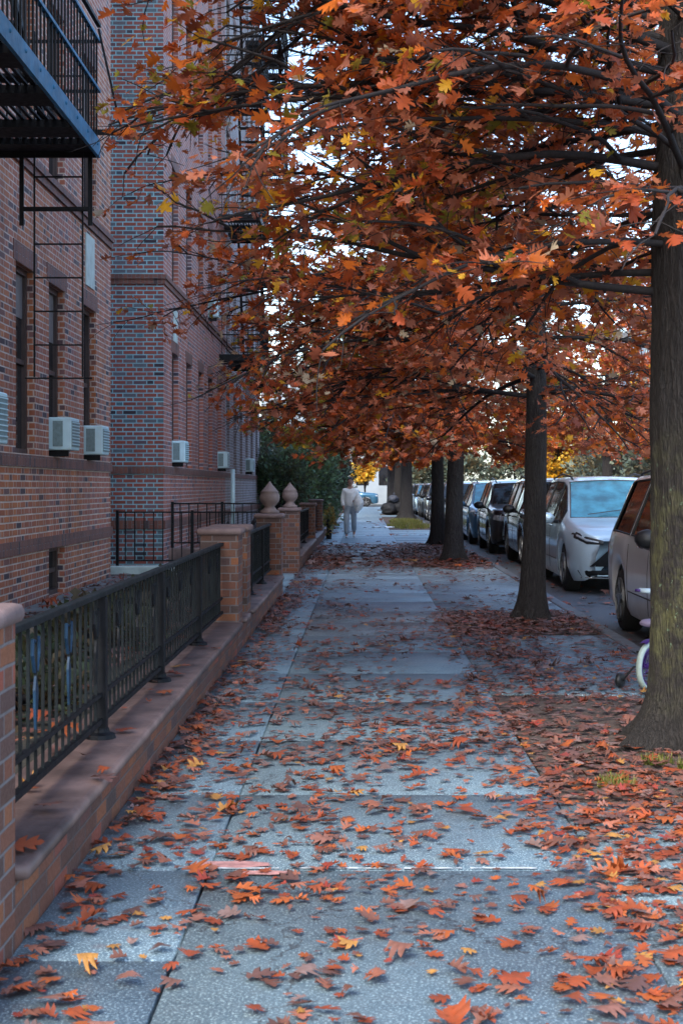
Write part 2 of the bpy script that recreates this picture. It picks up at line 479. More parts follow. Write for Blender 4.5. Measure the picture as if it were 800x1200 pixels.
# ---------------------------------------------------------------- front wall, piers, fences
WX, IX, RX = -1.12, -1.46, -1.27        # street face, inner face, railing line
CAPZ = .28
walls = [(1.5, 4.15, 'at the corner nearest the camera'), (4.58, 12.8, 'long stretch beneath the long nearest railing'), (13.25, 13.75, 'short piece between the twin flat-capped piers'), (14.2, 19.5, 'before the entrance, ending at the first finial pier'), (25.45, 33.3, 'just past the second finial pier'), (33.75, 39.2, 'beyond the third railing'), (39.65, 46, 'farthest stretch by the dark shrubs')]
for a, b2, txt in walls:
    t = empty('garden_wall', (WX, a, 0), 'low brick garden wall with brown coping, ' + txt, 'wall', 'low garden walls along the pavement')
    MB().box(IX, WX, a, b2, -.05, CAPZ - .055).build('brickwork', M['brickw'], t)
    MB().box(IX - .02, WX + .045, a + .002, b2 - .002, CAPZ - .055, CAPZ, .018).build('coping', M['brownstone'], t, True)
def pier(y0, y1, label, fin=False, h=1.06):
    t = empty('brick_pier', (WX, y0, 0), label, 'pier', 'brick piers of the garden wall')
    MB().box(IX + .0, WX + .002, y0, y1, -.05, h).build('shaft', M['brickp'], t)
    MB().box(IX - .035, WX + .03, y0 - .03, y1 + .025, h, h + .065, .024).build('cap', M['brownstone2'], t, True)
    if fin:
        c = ((IX + WX) / 2, (y0 + y1) / 2, h + .065)
        prof = [(.13, 0), (.135, .035), (.10, .05), (.075, .085), (.07, .10), (.10, .13), (.128, .165), (.14, .21), (.138, .25), (.12, .29), (.128, .30), (.105, .32), (.08, .35), (.05, .385), (.022, .42), (.008, .445)]
        m = MB().lathe(prof, c, 28)
        m.build('finial', M['finial'], t, True)
    return t
pier(4.13, 4.58, 'brick pier with pinkish cap cut off by the left edge of the photo')
pier(12.8, 13.25, 'nearer of the twin flat-capped piers ending the long black railing')
pier(13.75, 14.2, 'farther of the twin flat-capped piers, starting the short railing')
pier(19.5, 19.95, 'nearer brick pier topped by a stone acorn finial', True)
pier(25.0, 25.45, 'farther brick pier topped by a stone acorn finial, pale mortar at its foot', True)
pier(33.3, 33.75, 'flat-capped brick pier past both finial piers', h=1.05)
pier(39.2, 39.65, 'dark flat-capped pier farthest along the wall, by the shrubs', h=1.08)
def railing(y0, y1, posts, label, pitch=.125, near=False, mat='irongreen', top=.985):
    t = empty('iron_railing', (RX, y0, CAPZ), label, 'railing', 'iron railings on the garden wall')
    z0, z1 = CAPZ + .075, top - .02
    m = MB().box(RX - .022, RX + .022, y0, y1, z1, z1 + .03, .006); m.build('top_rail', M['irongreen'], t)
    MB().box(RX - .016, RX + .016, y0, y1, z0, z0 + .025).build('bottom_rail', M['iron'], t)
    MB().box(RX - .012, RX + .012, y0, y1, z0 + .13, z0 + .15).build('lower_rail', M['iron'], t)
    for p in posts:
        m = MB().box(RX - .03, RX + .03, p - .03, p + .03, CAPZ + .012, z1 - .002)
        po = m.build('post', M['iron'], t)
        MB().lathe([(.075, 0), (.07, .02), (.045, .03), (.04, .05)], (RX, p, CAPZ), 12).build('base_plate', M['iron'], po)
    pm = MB(); y = y0 + pitch * .5; k = 0; orn = []
    while y < y1 - .03:
        if min([abs(y - p) for p in posts] + [9]) > .05:
            pm.box(RX - .006, RX + .006, y - .006, y + .006, z0 + .026, z1 - .001)
            if near and k % 5 == 2: orn.append(y)
        y += pitch; k += 1
    pm.build('picket_panel', M[mat], t)
    for y in orn:
        om = MB()
        zc = (z0 + z1) / 2
        for dz, s in ((0, 1), ):
            q = [(y, zc + .12), (y + .026, zc + .05), (y + .020, zc - .02), (y, zc - .14), (y - .020, zc - .02), (y - .026, zc + .05)]
            v = [(RX - .005, a, c) for a, c in q] + [(RX + .005, a, c) for a, c in q]
            f = [(5, 4, 3, 2, 1, 0), (6, 7, 8, 9, 10, 11)] + [(i, (i + 1) % 6, 6 + (i + 1) % 6, 6 + i) for i in range(6)]
            om.add(v, f)
        for s in (-1, 1):
            om.tube([(RX + .002 * s, y + s * .012, zc + .12), (RX, y + s * .055, zc + .19), (RX, y + s * .05, zc + .25), (RX, y + s * .02, zc + .24)], .008, 6)
        om.build('ornament', M['ironsheen'] if y < 6.4 else M['iron'], t)  # nearest ornaments get the painted blue glint
    return t
railing(4.59, 12.79, [6.9, 8.9, 10.95], 'long black iron railing with spear ornaments, nearest the camera', .125, True)
railing(14.21, 19.49, [16, 17.8], 'short greenish iron railing between the twin piers and the first finial pier', .13, True)
railing(25.46, 33.29, [28, 30.6], 'dark railing just past the second finial pier', .14, False, 'iron')
railing(33.76, 39.19, [35.5, 37.3], 'dark railing between the last two flat-capped piers', .16, False, 'iron')
def cross_rail(x0, x1, y, z0, z1, step, label, curb):
    t = empty('area_railing', (x0, y, z0), label, 'railing', 'thin railings of the entrance yard')
    for z in (z0 + .06, z1): MB().box(x0, x1, y - .012, y + .012, z - .012, z + .012).build('rail', M['iron'], t)
    for x in (x0 + .02, (x0 + x1) / 2 + .02):
        MB().box(x - .022, x + .022, y - .022, y + .022, z0 - .02, z1 + .03).build('post', M['iron'], t)
    m = MB(); x = x0 + step
    while x < x1: m.box(x - .008, x + .008, y - .008, y + .008, z0 + .072, z1 - .012); x += step
    m.build('picket_panel', M['iron'], t)
    MB().box(x0 - .1, x1 + .1, y - .12, y + .12, -.1, z0 - .02, .02).build('curb', M[curb], t)
cross_rail(-3.82, -1.5, 22.05, .29, 1.10, .145, 'thin iron railing on pale curb before the sky-tinted brick wall', 'stone_pale')
cross_rail(-3.12, -1.5, 23.2, .52, 1.22, .145, 'thin iron railing on brown curb behind the pale-curb railing', 'brownstone')

# ---------------------------------------------------------------- buildings
SILL0, FH, HEAD = 1.83, 3.07, 1.89
def facade(xf, y0, y1, zt, ops, thick=.14, extra=None):
    """street-facing wall with real openings; returns MB. ops = list of (ya,yb,za,zb)"""
    m = MB()
    ys = sorted(set([y0, y1] + [v for o_ in ops for v in o_[:2]]))
    zs = sorted(set([-.1, zt] + [v for o_ in ops for v in o_[2:]]))
    for a, b2 in zip(ys, ys[1:]):
        run = None
        for c, d in zip(zs, zs[1:]):
            hole = any(o_[0] < (a + b2) / 2 < o_[1] and o_[2] < (c + d) / 2 < o_[3] for o_ in ops)
            if hole:
                if run: m.add([(xf, a, run[0]), (xf, b2, run[0]), (xf, b2, run[1]), (xf, a, run[1])], [(0, 1, 2, 3)]); run = None
            else:
                run = (run[0], d) if run else (c, d)
        if run: m.add([(xf, a, run[0]), (xf, b2, run[0]), (xf, b2, run[1]), (xf, a, run[1])], [(0, 1, 2, 3)])
    for (a, b2, c, d) in ops:
        xi = xf - thick
        m.add([(xf, a, c), (xi, a, c), (xi, a, d), (xf, a, d)], [(0, 1, 2, 3)])
        m.add([(xf, b2, c), (xf, b2, d), (xi, b2, d), (xi, b2, c)], [(0, 1, 2, 3)])
        m.add([(xf, a, d), (xi, a, d), (xi, b2, d), (xf, b2, d)], [(0, 1, 2, 3)])
        m.add([(xf, a, c), (xf, b2, c), (xi, b2, c), (xi, a, c)], [(0, 1, 2, 3)])
    return m
def window(parent, xf, a, b2, c, d, thick=.14, mat='frame'):
    xi = xf - thick
    m = MB(); w = .055
    m.box(xi, xi + .06, a, a + w, c, d); m.box(xi, xi + .06, b2 - w, b2, c, d)
    m.box(xi, xi + .06, a + w, b2 - w, d - w, d); m.box(xi, xi + .07, a + w, b2 - w, c, c + w)
    mid = (c + d) / 2
    m.box(xi + .005, xi + .045, a + w, b2 - w, mid - .025, mid + .025)
    fr = m.build('window', M[mat], parent)
    MB().box(xi - .02, xi + .015, a + w * .7, b2 - w * .7, c + w * .7, d - w * .7).build('pane', M['pane'], fr)
    q = random.Random(int(a * 131 + c * 17 + xf * 7))
    if c > 1 and q.random() < .4:
        MB().box(xi + .017, xi + .024, a + w + .004, b2 - w - .004, d - w - (d - c) * q.uniform(.12, .48), d - w - .003).build('blind', M['blind'], fr)
    return fr
def building(label, xf, y0, y1, cols, floors, zt, mat, zvis=0, panels=(), ends=(True, True), depth=14, courses=True, base_cols=(), fmat='frame', side_mat=None):
    t = empty('apartment_building', (xf, (y0 + y1) / 2, 0), label, 'building')
    ops = []; wins = []
    for i in range(floors):
        for (a, b2) in cols:
            ops.append((a, b2, SILL0 + i * FH, SILL0 + i * FH + HEAD))
    for (a, b2, c, d) in base_cols: ops.append((a, b2, c, d))
    m = facade(xf, y0, y1, zt, ops)
    m.build('wall', M[mat], t)
    e = MB()
    e.add([(xf, y0, -.1), (xf, y0, zt), (xf - depth, y0, zt), (xf - depth, y0, -.1)], [(0, 1, 2, 3)])
    e.build('side_wall', M[side_mat or mat], t)
    e = MB()
    e.add([(xf, y1, -.1), (xf - depth, y1, -.1), (xf - depth, y1, zt), (xf, y1, zt)], [(0, 1, 2, 3)])
    e.add([(xf - depth, y0, -.1), (xf - depth, y0, zt), (xf - depth, y1, zt), (xf - depth, y1, -.1)], [(0, 1, 2, 3)])
    e.build('rear_wall', M[mat], t)
    MB().box(xf - depth - .1, xf + .12, y0 - .1, y1 + .1, zt, zt + .35).build('cornice', M['brownstone'], t)
    for (a, b2, c, d) in ops:
        window(t, xf, a, b2, c, d, mat=fmat)
    for (a, b2, c, d) in panels:
        MB().box(xf - .02, xf + .012, a, b2, c, d).build('stone_panel', M['stone_pale'], t)
    if courses:
        def course(name, z0, z1, pr, gaps=(), mat2='soldier'):
            m = MB(); y = y0 - pr
            m.box(xf - .05, xf + pr, y0 - pr, y1 - .002, z0, z1)
            if ends[0]: m.box(xf - depth, xf - .05, y0 - pr, y0 + .05, z0, z1)
            m.build(name, M[mat2], t, swap=True)
        course('sill_course', SILL0 - .13, SILL0 - .012, .025)
        course('plinth_course', .83, .96, .03)
        for i in (1,):
            z = SILL0 + FH * i
            course('belt_course', z - .20, z - .12, .03)
            course('belt_course', z - .12, z - .05, .055)
        for i in range(floors):
            for (a, b2) in cols:
                z = SILL0 + i * FH + HEAD
                MB().box(xf - .02, xf + .006, a - .1, b2 + .1, z + .002, z + .2).build('lintel', M['soldier'], t, swap=True)
    return t
w8 = .81
cols1 = [(3.0, 3.8), (4.6, 5.4), (6.6, 7.4), (8.4, 9.2), (10.2, 11.0), (12.1, 12.9), (13.95, 14.76), (15.42, 16.24), (17.35, 18.14)]
building('red brick apartment house with window air conditioners, nearest at left', -3.4, 1.0, 19.2, cols1, 6, 20.3, 'brick1',
         panels=[(17.45, 18.0, 3.98, 4.62)], base_cols=[(15.42, 16.24, .29, .825)])
cols2 = [(23.5, 24.3), (25.4, 26.2), (27.3, 28.1), (29.0, 29.8), (30.9, 31.7)]
building('brick apartment block with end wall joints tinted as by blue sky light, second along the street', -3.15, 22.5, 32.6, cols2, 6, 20.3, 'brick2b',
         panels=[(23.65, 24.15, 3.92, 4.46)], side_mat='brick2')
cols3 = [(33.2, 34.0), (35.0, 35.8), (36.8, 37.6), (38.6, 39.4), (40.4, 41.2), (42.2, 43.0)]
building('pale brick apartment block, third along the street past the sky-tinted wall', -3.18, 32.604, 43.8, cols3, 6, 20.3, 'brick3', fmat='frame2')
# recessed court wall between the first two houses
t = empty('court_building', (-9, 20.8, 0), 'recessed brick court wall between the two nearest brick houses', 'building')
m = facade(-8.9, 19.2, 22.5, 20.3, [(20.4, 21.3, 1.9, 3.8), (20.4, 21.3, 4.97, 6.86), (20.4, 21.3, 8.0, 9.9)]); m.build('wall', M['brick1'], t)
for z in (1.9, 4.97, 8.0): window(t, -8.9, 20.4, 21.3, z, z + 1.9 - (.01 if z > 4 else 0))
building('distant apartment block set back behind the dark shrubs', -6.5, 62, 86, [(y, y + 1) for y in (63, 66, 69, 72, 75, 78, 81)], 5, 17, 'brick3', courses=False)

def ac(xf, y, z, label, cord=False, w=.46, h=.36):
    t = empty('air_conditioner', (xf, y, z), label, 'air conditioner', 'window air conditioners')
    d = .20
    MB().box(xf - .12, xf + d, y, y + w, z, z + h, .015).build('casing', M['acwhite'], t)
    MB().box(xf - .0, xf + d - .09, y - .006, y + .002, z + .04, z + h - .04).build('side_grille', M['acgrille'], t)
    m = MB(); k = 0
    MB().box(xf + d - .002, xf + d + .008, y + .03, y + w - .03, z + .04, z + h - .04).build('grille', M['acgrille'], t)
    for q in range(8):
        zz = z + .06 + q * (h - .12) / 7
        m.box(xf + d + .006, xf + d + .014, y + .03, y + w - .03, zz, zz + .012)
    m.build('fins', M['acwhite'], t)
    MB().box(xf - .1, xf + .16, y + .05, y + .09, z - .07, z - .004).build('bracket', M['iron'], t)
    if cord:
        MB().tube([(xf + .14, y + .2, z + .01), (xf + .15, y + .22, z - .1), (xf + .1, y + .2, z - .25), (xf + .02, y + .16, z - .42), (xf + .012, y + .1, z - .75)], .008, 6).build('cord', M['acwhite'], t, True)
ac(-3.4, 12.33, 1.88, 'pale air conditioner cut off by the left edge, trailing a white cord', True, .5, .46)
ac(-3.4, 15.62, 1.90, 'pale air conditioner above the basement window of the nearest house')
ac(-3.4, 17.5, 1.89, 'pale air conditioner under the stone panel beside the nearest house corner')
ac(-3.15, 23.65, 1.90, 'pale air conditioner just past the sky-tinted end wall')
ac(-3.15, 31.05, 1.90, 'pale air conditioner at the far end of the second block, low')
ac(-3.18, 38.75, 1.90, 'small pale air conditioner on the pale block near the shrubs')
ac(-3.15, 29.1, SILL0 + FH + .06, 'pale air conditioner one storey up before the fire escape')
# rainwater pipe
m = MB().tube([(-3.02, 33.1, .3), (-3.02, 33.1, 1.9)], .05, 8); tag(m.build('drain_pipe', M['acwhite'], None, True), 'pale standpipe against the third block behind the finial pier', 'pipe')

# ---------------------------------------------------------------- fire escapes
def fire_escape(xw, xo, y0, y1, levels, label, ladder_x=None, lad_bottom=2.5, blue=False, rail_h=.92):
    t = empty('fire_escape', (xw, (y0 + y1) / 2, levels[0]), label, 'fire escape', 'black iron fire escapes')
    ch = M['ironblue'] if blue else M['iron']
    for li, z in enumerate(levels):
        m = MB()
        nb = int((xo - xw) / .06)
        for i in range(1, nb):
            x = xw + (xo - xw) * i / nb
            if xw + .1 < x < xo - .03: m.box(x - .013, x + .013, y0 + .06, y1 - .06, z + .03, z + .045)
        y = y0 + .3
        while y < y1 - .2: m.box(xw, xo - .03, y - .17, y + .17, z - .03, z + .03); y += .95
        m.box(xw, xo - .03, y1 - .32, y1 - .05, z - .02, z + .03)
        pl = m.build('platform', M['iron'], t)
        em = MB().box(xo - .028, xo + .0, y0, y1, z - .06, z + .085)
        if blue:
            y = y0 + .2
            while y < y1 - .1: em.lathe([(.016, 0), (.014, .008), (.006, .012)], (xo - .0005, y, z + .03), 8, 'x'); y += .42
        em.build('edge_channel', ch, pl)
        MB().box(xw, xo - .03, y1 - .03, y1, z - .06, z + .07).build('edge_channel', M['iron'], pl)
        MB().box(xw, xo - .03, y0, y0 + .03, z - .06, z + .07).build('edge_channel', M['iron'], pl)
        r = MB(); zt = z + rail_h
        y = y0 + .06
        while y < y1: r.box(xo - .02, xo - .006, y - .006, y + .006, z + .09, zt); y += .115
        x = xw + .06
        while x < xo - .03:
            r.box(x - .006, x + .006, y1 - .02, y1 - .006, z + .075, zt); r.box(x - .006, x + .006, y0 + .006, y0 + .02, z + .075, zt); x += .115
        r.build('baluster_panel', M['iron'], t)
        r = MB()
        for zz in (zt, z + .5):
            r.box(xo - .03, xo + .004, y0, y1, zz - .012, zz + .014)
        r.build('side_rail', ch, t)
        r = MB()
        for zz in (zt, z + .5):
            r.box(xw, xo - .032, y1 - .026, y1 + .004, zz - .012, zz + .012); r.box(xw, xo - .032, y0 - .004, y0 + .026, zz - .012, zz + .012)
        r.box(xo - .028, xo + .006, y0, y1, zt + .12, zt + .15)
        r.build('end_rail', M['iron'], t)
        if li + 1 < len(levels):
            zb, zu = z + .05, levels[li + 1]
            ya, yb = y1 - .6, y0 + .7
            xa, xb = xw + .35, xw + .85
            s = MB()
            for x in (xa, xb): s.bar((x, ya, zb), (x, yb, zu), .05)
            n = 11
            for k in range(1, n):
                y = ya + (yb - ya) * k / n; zz = zb + (zu - zb) * k / n
                s.box(xa, xb, y - .09, y + .09, zz - .012, zz + .012)
            s.build('stair', M['iron'], t)
    if ladder_x is not None:
        x0, x1 = ladder_x; yl = y1 - .03; zt = levels[0] + 1.0
        l = MB()
        for x in (x0, x1): l.bar((x, yl, lad_bottom), (x, yl, zt), .014)
        zz = lad_bottom + .0
        l.bar((x0 - .08, yl, lad_bottom - .01), (x1 + .08, yl, lad_bottom - .01), .013)
        zz = lad_bottom + .27
        while zz < zt: l.bar((x0, yl, zz), (x1, yl, zz), .013); zz += .283
        l.build('ladder', M['iron'], t)
        g = MB(); z = levels[0]
        for x in (x0 - .10, x1 + .07): g.box(x - .018, x + .018, yl - .04, yl - .02, z - .64, z - .06)
        g.box(x0 - .1, x1 + .07, yl - .045, yl - .018, z - .52, z - .485)
        g.build('guide_frame', M['iron'], t)
        o_ = MB().box(xo - .06, xo + .21, yl - .02, yl + .02, z + .13, z + .17)
        o_.bar((xo + .18, yl, z + .17), (xo - .01, yl, z + rail_h + .1), .018)
        o_.build('outrigger', M['iron'], t)
    return t
L = [4.33 + FH * k for k in range(5)]
fire_escape(-3.4, -2.21, 6.2, 12.0, L[:3], 'fire escape with blue-edged platform and drop ladder, upper left corner', (-2.76, -2.355), 2.42, True)
fire_escape(-3.15, -2.25, 31.2, 34.2, L, 'dark fire escape at the far end of the second block')
fire_escape(-3.18, -2.2, 38.6, 42.0, L, 'farthest dark fire escape, on the pale block above the shrubs')

# ---------------------------------------------------------------- leaves
def leaf_template(lod):
    if lod == 0:
        H = [(.02, .10), (.25, .15), (.115, .28), (.34, .36), (.47, .55), (.30, .50), (.15, .53), (.28, .64), (.38, .85), (.22, .77), (.12, .79), (.15, .90)]
        Mr = [(0, -.12), (0, .10), (0, .30), (0, .52), (0, .76), (0, 1.0)]
        half = [[1, 'h0', 'h1', 'h2', 2], [2, 'h2', 'h3', 'h4', 'h5', 'h6', 3], [3, 'h6', 'h7', 'h8', 'h9', 'h10', 4], [4, 'h10', 'h11', 5]]
    elif lod == 1:
        H = [(.25, .15), (.115, .29), (.47, .52), (.14, .53), (.38, .83), (.11, .78)]
        Mr = [(0, -.05), (0, .06), (0, .30), (0, .52), (0, .76), (0, 1.0)]
        half = [[1, 'h0', 'h1', 2], [2, 'h1', 'h2', 'h3', 3], [3, 'h3', 'h4', 'h5', 4], [4, 'h5', 5]]
    else:
        H = [(.36, .22), (.14, .42), (.44, .66)]
        Mr = [(0, 0), (0, .5), (0, 1.0)]
        half = [[0, 'h0', 'h1', 1], [1, 'h1', 'h2', 2]]
    V = list(Mr); n = len(Mr)
    Rr = {f'h{i}': n + i for i in range(len(H))}
    Ll = {f'h{i}': n + len(H) + i for i in range(len(H))}
    V += H + [(-x, y) for x, y in H]
    T = []
    for poly in half:
        for mp, fl in ((Rr, False), (Ll, True)):
            p = [mp[i] if isinstance(i, str) else i for i in poly]
            # fan from last midrib vertex
            q = [p[-1]] + p[:-1]
            for k in range(1, len(q) - 1):
                tri = (q[0], q[k], q[k + 1])
                T.append(tri[::-1] if fl else tri)
    if lod == 0:   # petiole
        V += [(.012, .1), (-.012, .1)]; T.append((0, len(V) - 2, len(V) - 1))
    return np.array(V, np.float32), np.array(T, np.int32)
TPL = [leaf_template(i) for i in range(3)]

def make_leaves(pos, direc, nrm, size, col, lod, rng, curl=.25):
    """pos (N,3), direc = midrib direction, nrm = approximate normal, col (N,3) -> V,T,C"""
    P, T = TPL[lod]
    N = len(pos)
    d = direc / np.linalg.norm(direc, axis=1, keepdims=True)
    s = np.cross(d, nrm); s /= (np.linalg.norm(s, axis=1, keepdims=True) + 1e-9)
    n = np.cross(s, d)
    x = P[None, :, 0] * np.clip(1 + .30 * rng.standard_normal((N, 1)), .35, 1.7) * (1 + .18 * rng.standard_normal((N, 1)) * np.sign(P[None, :, 0])) ; y = P[None, :, 1] * np.ones((N, 1))
    a = rng.normal(.0, curl, (N, 1)) + curl * .8; b = rng.normal(0, curl, (N, 1)) ; c = rng.normal(0, curl * 1.4, (N, 1))
    z = a * np.abs(x) * 1.1 + b * (y - .3) ** 2 + c * x * (y - .4)
    roll = (rng.random((N, 1)) < .22) * rng.uniform(.5, 1.5, (N, 1))        # some leaves roll up as they dry
    th = roll * 2.2 * x
    z = z + np.where(roll > 0, .30 * (1 - np.cos(th)) / (roll + 1e-6) * .9, 0)
    x = np.where(roll > 0, np.sin(th) / (2.2 * roll + 1e-6), x)
    x = x + .25 * b * y * y
    V = pos[:, None, :] + size[:, None, None] * (x[..., None] * s[:, None, :] + y[..., None] * d[:, None, :] + z[..., None] * n[:, None, :])
    Tt = (T[None] + (np.arange(N) * len(P))[:, None, None]).reshape(-1, 3)
    jit = 1 + .10 * rng.standard_normal((N, 1, 1))
    Cc = np.clip(np.broadcast_to(col[:, None, :] * jit, (N, len(P), 3)), 0.005, .95)
    return V.reshape(-1, 3), Tt, Cc.reshape(-1, 3)

RUST = 1.05 * np.array([[.38, .070, .026], [.53, .105, .028], [.68, .165, .022], [.60, .205, .115], [.42, .155, .10], [.22, .060, .036], [.78, .42, .03], [.28, .27, .035], [.46, .38, .26]])
def pick(rng, n, w):
    w = np.array(w, float); w /= w.sum()
    return RUST[rng.choice(len(RUST), n, p=w)]
W_MAIN = [17, 17, 15, 20, 17, 11, 4, 3, 3]
W_RED = [18, 19, 13, 14, 15, 14, 3, 3, 6]

def oak(label, base, H, r0, seed, nl, hmin, hfirst, spread, lod, leafsize, per_twig=7, explicit=(), weights=W_MAIN, mossy=False, dens=1.0, keep=None, bark='bark', greenish=None, up=.0, side_bias=None, sub_gap=.30, skip=None, tipgreen=False):
    rng = np.random.default_rng(seed); rnd = random.Random(seed)
    base = Vector(base)
    t = empty('oak_tree', base, label, 'tree', 'street oaks along the kerb')
    # trunk: ribbed rings with root flare
    nseg = 72 if lod == 0 else 28
    nr = 110 if lod == 0 else 40
    v = []; f = []
    lean = (rnd.uniform(-.02, .02), rnd.uniform(-.02, .02))
    def axis(h): return Vector((lean[0] * h + .03 * math.sin(h * .9 + seed), lean[1] * h + .03 * math.cos(h * .7 + seed), h))
    def rad(h): return r0 * (1 - .62 * max(0, h) / H) * (1 if h < H * .5 else max(.08, 1 - .8 * (h / H - .5) * 2 * .6))
    for i in range(nr + 1):
        h = -.06 + (H + .06) * (i / nr) ** 1.5
        c = axis(h)
        for k in range(nseg):
            a = 2 * math.pi * k / nseg
            fl = .62 * math.exp(-max(h, 0) / .16) * (1 + .55 * math.sin(a * 5 + seed) + .3 * math.sin(a * 3 + 2 * seed)) + .12 * math.exp(-max(h, 0) / .7)
            rr = rad(h) * (1 + fl)
            if lod == 0:
                rr += .018 * noise.noise(Vector((math.cos(a) * r0 * 24, math.sin(a) * r0 * 24, h * 2.2))) + .012 * abs(noise.noise(Vector((math.cos(a) * r0 * 60, math.sin(a) * r0 * 60, h * 5 + 7))))
            rr += .05 * r0 * noise.noise(Vector((math.cos(a) * 1.5, math.sin(a) * 1.5, h * 1.3 + seed)))
            v.append((base.x + c.x + rr * math.cos(a), base.y + c.y + rr * math.sin(a), base.z + h))
    for i in range(nr):
        for k in range(nseg):
            j = (k + 1) % nseg
            f.append((i*nseg+k, i*nseg+j, i*nseg+nseg+j, i*nseg+nseg+k))
    MB().add(v, f).build('trunk', M['barkmoss'] if mossy else M[bark], t, True, uv=False)
    limbs = []
    for e in explicit: limbs.append(dict(h=e[0], az=R(e[1]), L=e[2], p=R(e[3]), droop=R(e[4])))
    for i in range(nl):
        q = (i + .5) / nl
        h = hfirst + (H * .93 - hfirst) * q ** 1.15
        az = i * 2.39996 + rnd.uniform(-.4, .4)
        if skip and skip[0] < math.degrees(az) % 360 < skip[1]: az += math.pi * .8
        Lm = spread * (1 - .72 * q ** 1.4) * rnd.uniform(.8, 1.1)
        pit = R(-6 + 62 * q + up) + rnd.uniform(-.12, .12)
        limbs.append(dict(h=h, az=az, L=Lm, p=pit, droop=R(11 * (1 - q) + 1)))
    P_, D_, S_, K_ = [], [], [], []
    def clip(pts):
        for i, p in enumerate(pts):
            if i > 0 and (p.z < hmin(p.x, p.y) - .02): return max(1, i)
        return len(pts)
    def grow(p, az, pit, Lm, droop, step, wob):
        pts = [p.copy()]; n = max(2, int(Lm / step)); dirs = []
        for i in range(n):
            az += rnd.uniform(-wob, wob); pit += rnd.uniform(-wob, wob) * .6 - droop * step
            d = Vector((math.cos(az) * math.cos(pit), math.sin(az) * math.cos(pit), math.sin(pit)))
            p = p + d * step
            pts.append(p.copy()); dirs.append((az, pit))
        return pts, dirs
    for lm in limbs:
        mb = MB()
        p0 = base + axis(lm['h'])
        pts, dirs = grow(p0, lm['az'], lm['p'], lm['L'], lm['droop'], .22, .13)
        rb = min(.5 * rad(lm['h']) + .004, .009 + .0055 * lm['L'])
        n = clip(pts); pts = pts[:n]
        if n < 3: continue
        Lfull = lm['L']; lm['L'] = min(lm['L'], (n - 1) * .22)
        mb.tube(pts, [max(.006, rb * (1 - .88 * i / n)) for i in range(n)], 7, False)
        subs = []
        s = .55; side = rnd.choice((-1, 1))
        limbcol = rng.dirichlet(np.array(weights) * .12 + .02)
        while s < lm['L'] + .01:
            i = min(n - 2, int(s / .22)); az, pit = dirs[min(i, len(dirs) - 1)]
            Ls = max(.35, (lm['L'] - s) * .62 * rnd.uniform(.6, 1.1) + .25)
            subs.append((pts[i], az + side * rnd.uniform(.5, 1.05), pit + rnd.uniform(-.15, .35), Ls))
            side = -side; s += sub_gap * rnd.uniform(.7, 1.3)
        subs.append((pts[-1], dirs[-1][0], dirs[-1][1], .4))
        for (sp_, az, pit, Ls) in subs:
            q, qd = grow(sp_, az, pit, Ls, lm['droop'] * 1.3, .15, .2)
            m_ = clip(q); q = q[:m_]
            if m_ < 2: continue
            mb.tube(q, [max(.0035, .0055 + .008 * Ls * (1 - i / m_)) for i in range(m_)], 5 if lod == 0 else 4, False)
            for i in range(1, m_):
                for sd in ((-1, 1) if rnd.random() < .7 * dens else (rnd.choice((-1, 1)),)):
                    if rnd.random() > dens: continue
                    az2, p2 = qd[min(i, len(qd) - 1)]
                    tw, td = grow(q[i], az2 + sd * rnd.uniform(.4, 1.3), p2 + rnd.uniform(-.5, .5), rnd.uniform(.16, .46), .3, .1, .3)
                    if lod <= 1: mb.tube(tw, [.0035] * (len(tw) - 1) + [.002], 3, False)
                    wc = rng.dirichlet(limbcol * 6 + np.array(weights) / np.sum(weights) * .8 + 1e-3)
                    base_d = Vector((math.cos(az2), math.sin(az2), 0))
                    for k in range(per_twig):
                        tt = tw[min(len(tw) - 1, 1 + int(rnd.random() * len(tw)))]
                        P_.append((tt.x + rnd.gauss(0, .035), tt.y + rnd.gauss(0, .035), tt.z + rnd.gauss(0, .03)))
                        a3 = az2 + rnd.uniform(-1.8, 1.8)
                        D_.append((math.cos(a3), math.sin(a3), rnd.uniform(-.9, .25)))
                        K_.append(rng.choice(len(RUST), p=wc))
        mb.build('limb', M['branch'], t, True, uv=False)
    P_ = np.array(P_); D_ = np.array(D_); col = RUST[np.array(K_)]
    ok = P_[:, 2] > np.array([hmin(x, y) for x, y in P_[:, :2]])
    gap = np.array([noise.noise(Vector((p[0] * 1.25 + seed, p[1] * 1.25, p[2] * 1.6))) for p in P_])
    ok &= rng.random(len(P_)) > np.clip((gap - .05) * 2.6, 0, .86 if lod == 0 else .8)
    if keep is not None: ok &= keep(P_)
    if tipgreen:
        gp = np.clip((-.1 - P_[:, 0]) / 1.6, 0, 1) * .85 * (rng.random(len(P_)) < .75)
        gp *= np.array([.4 + 1.2 * noise.noise(Vector((p[0] * 1.6, p[1] * 1.6, p[2] * 1.6))) for p in P_])
        col = np.where((rng.random(len(P_)) < gp)[:, None], RUST[rng.choice([6, 7, 7, 2], len(P_))], col)
    if greenish is not None:
        g = greenish(P_) * (rng.random(len(P_)))
        col = np.where((g > .5)[:, None], RUST[rng.choice([6, 7, 7], len(P_))], col)
    P_, D_, col = P_[ok], D_[ok], col[ok]
    N = len(P_)
    nrm = rng.normal(0, .55, (N, 3)) + np.array([0, 0, 1.0])
    size = leafsize * np.clip(rng.lognormal(-.14, .32, N), .4, 1.55)
    V, T, Cc = make_leaves(P_, D_, nrm, size, col, lod, rng)
    np_mesh('crown', V, T, M['leaf'], t, Cc)
    print('oak', label[:30], N, 'leaves')
    return t

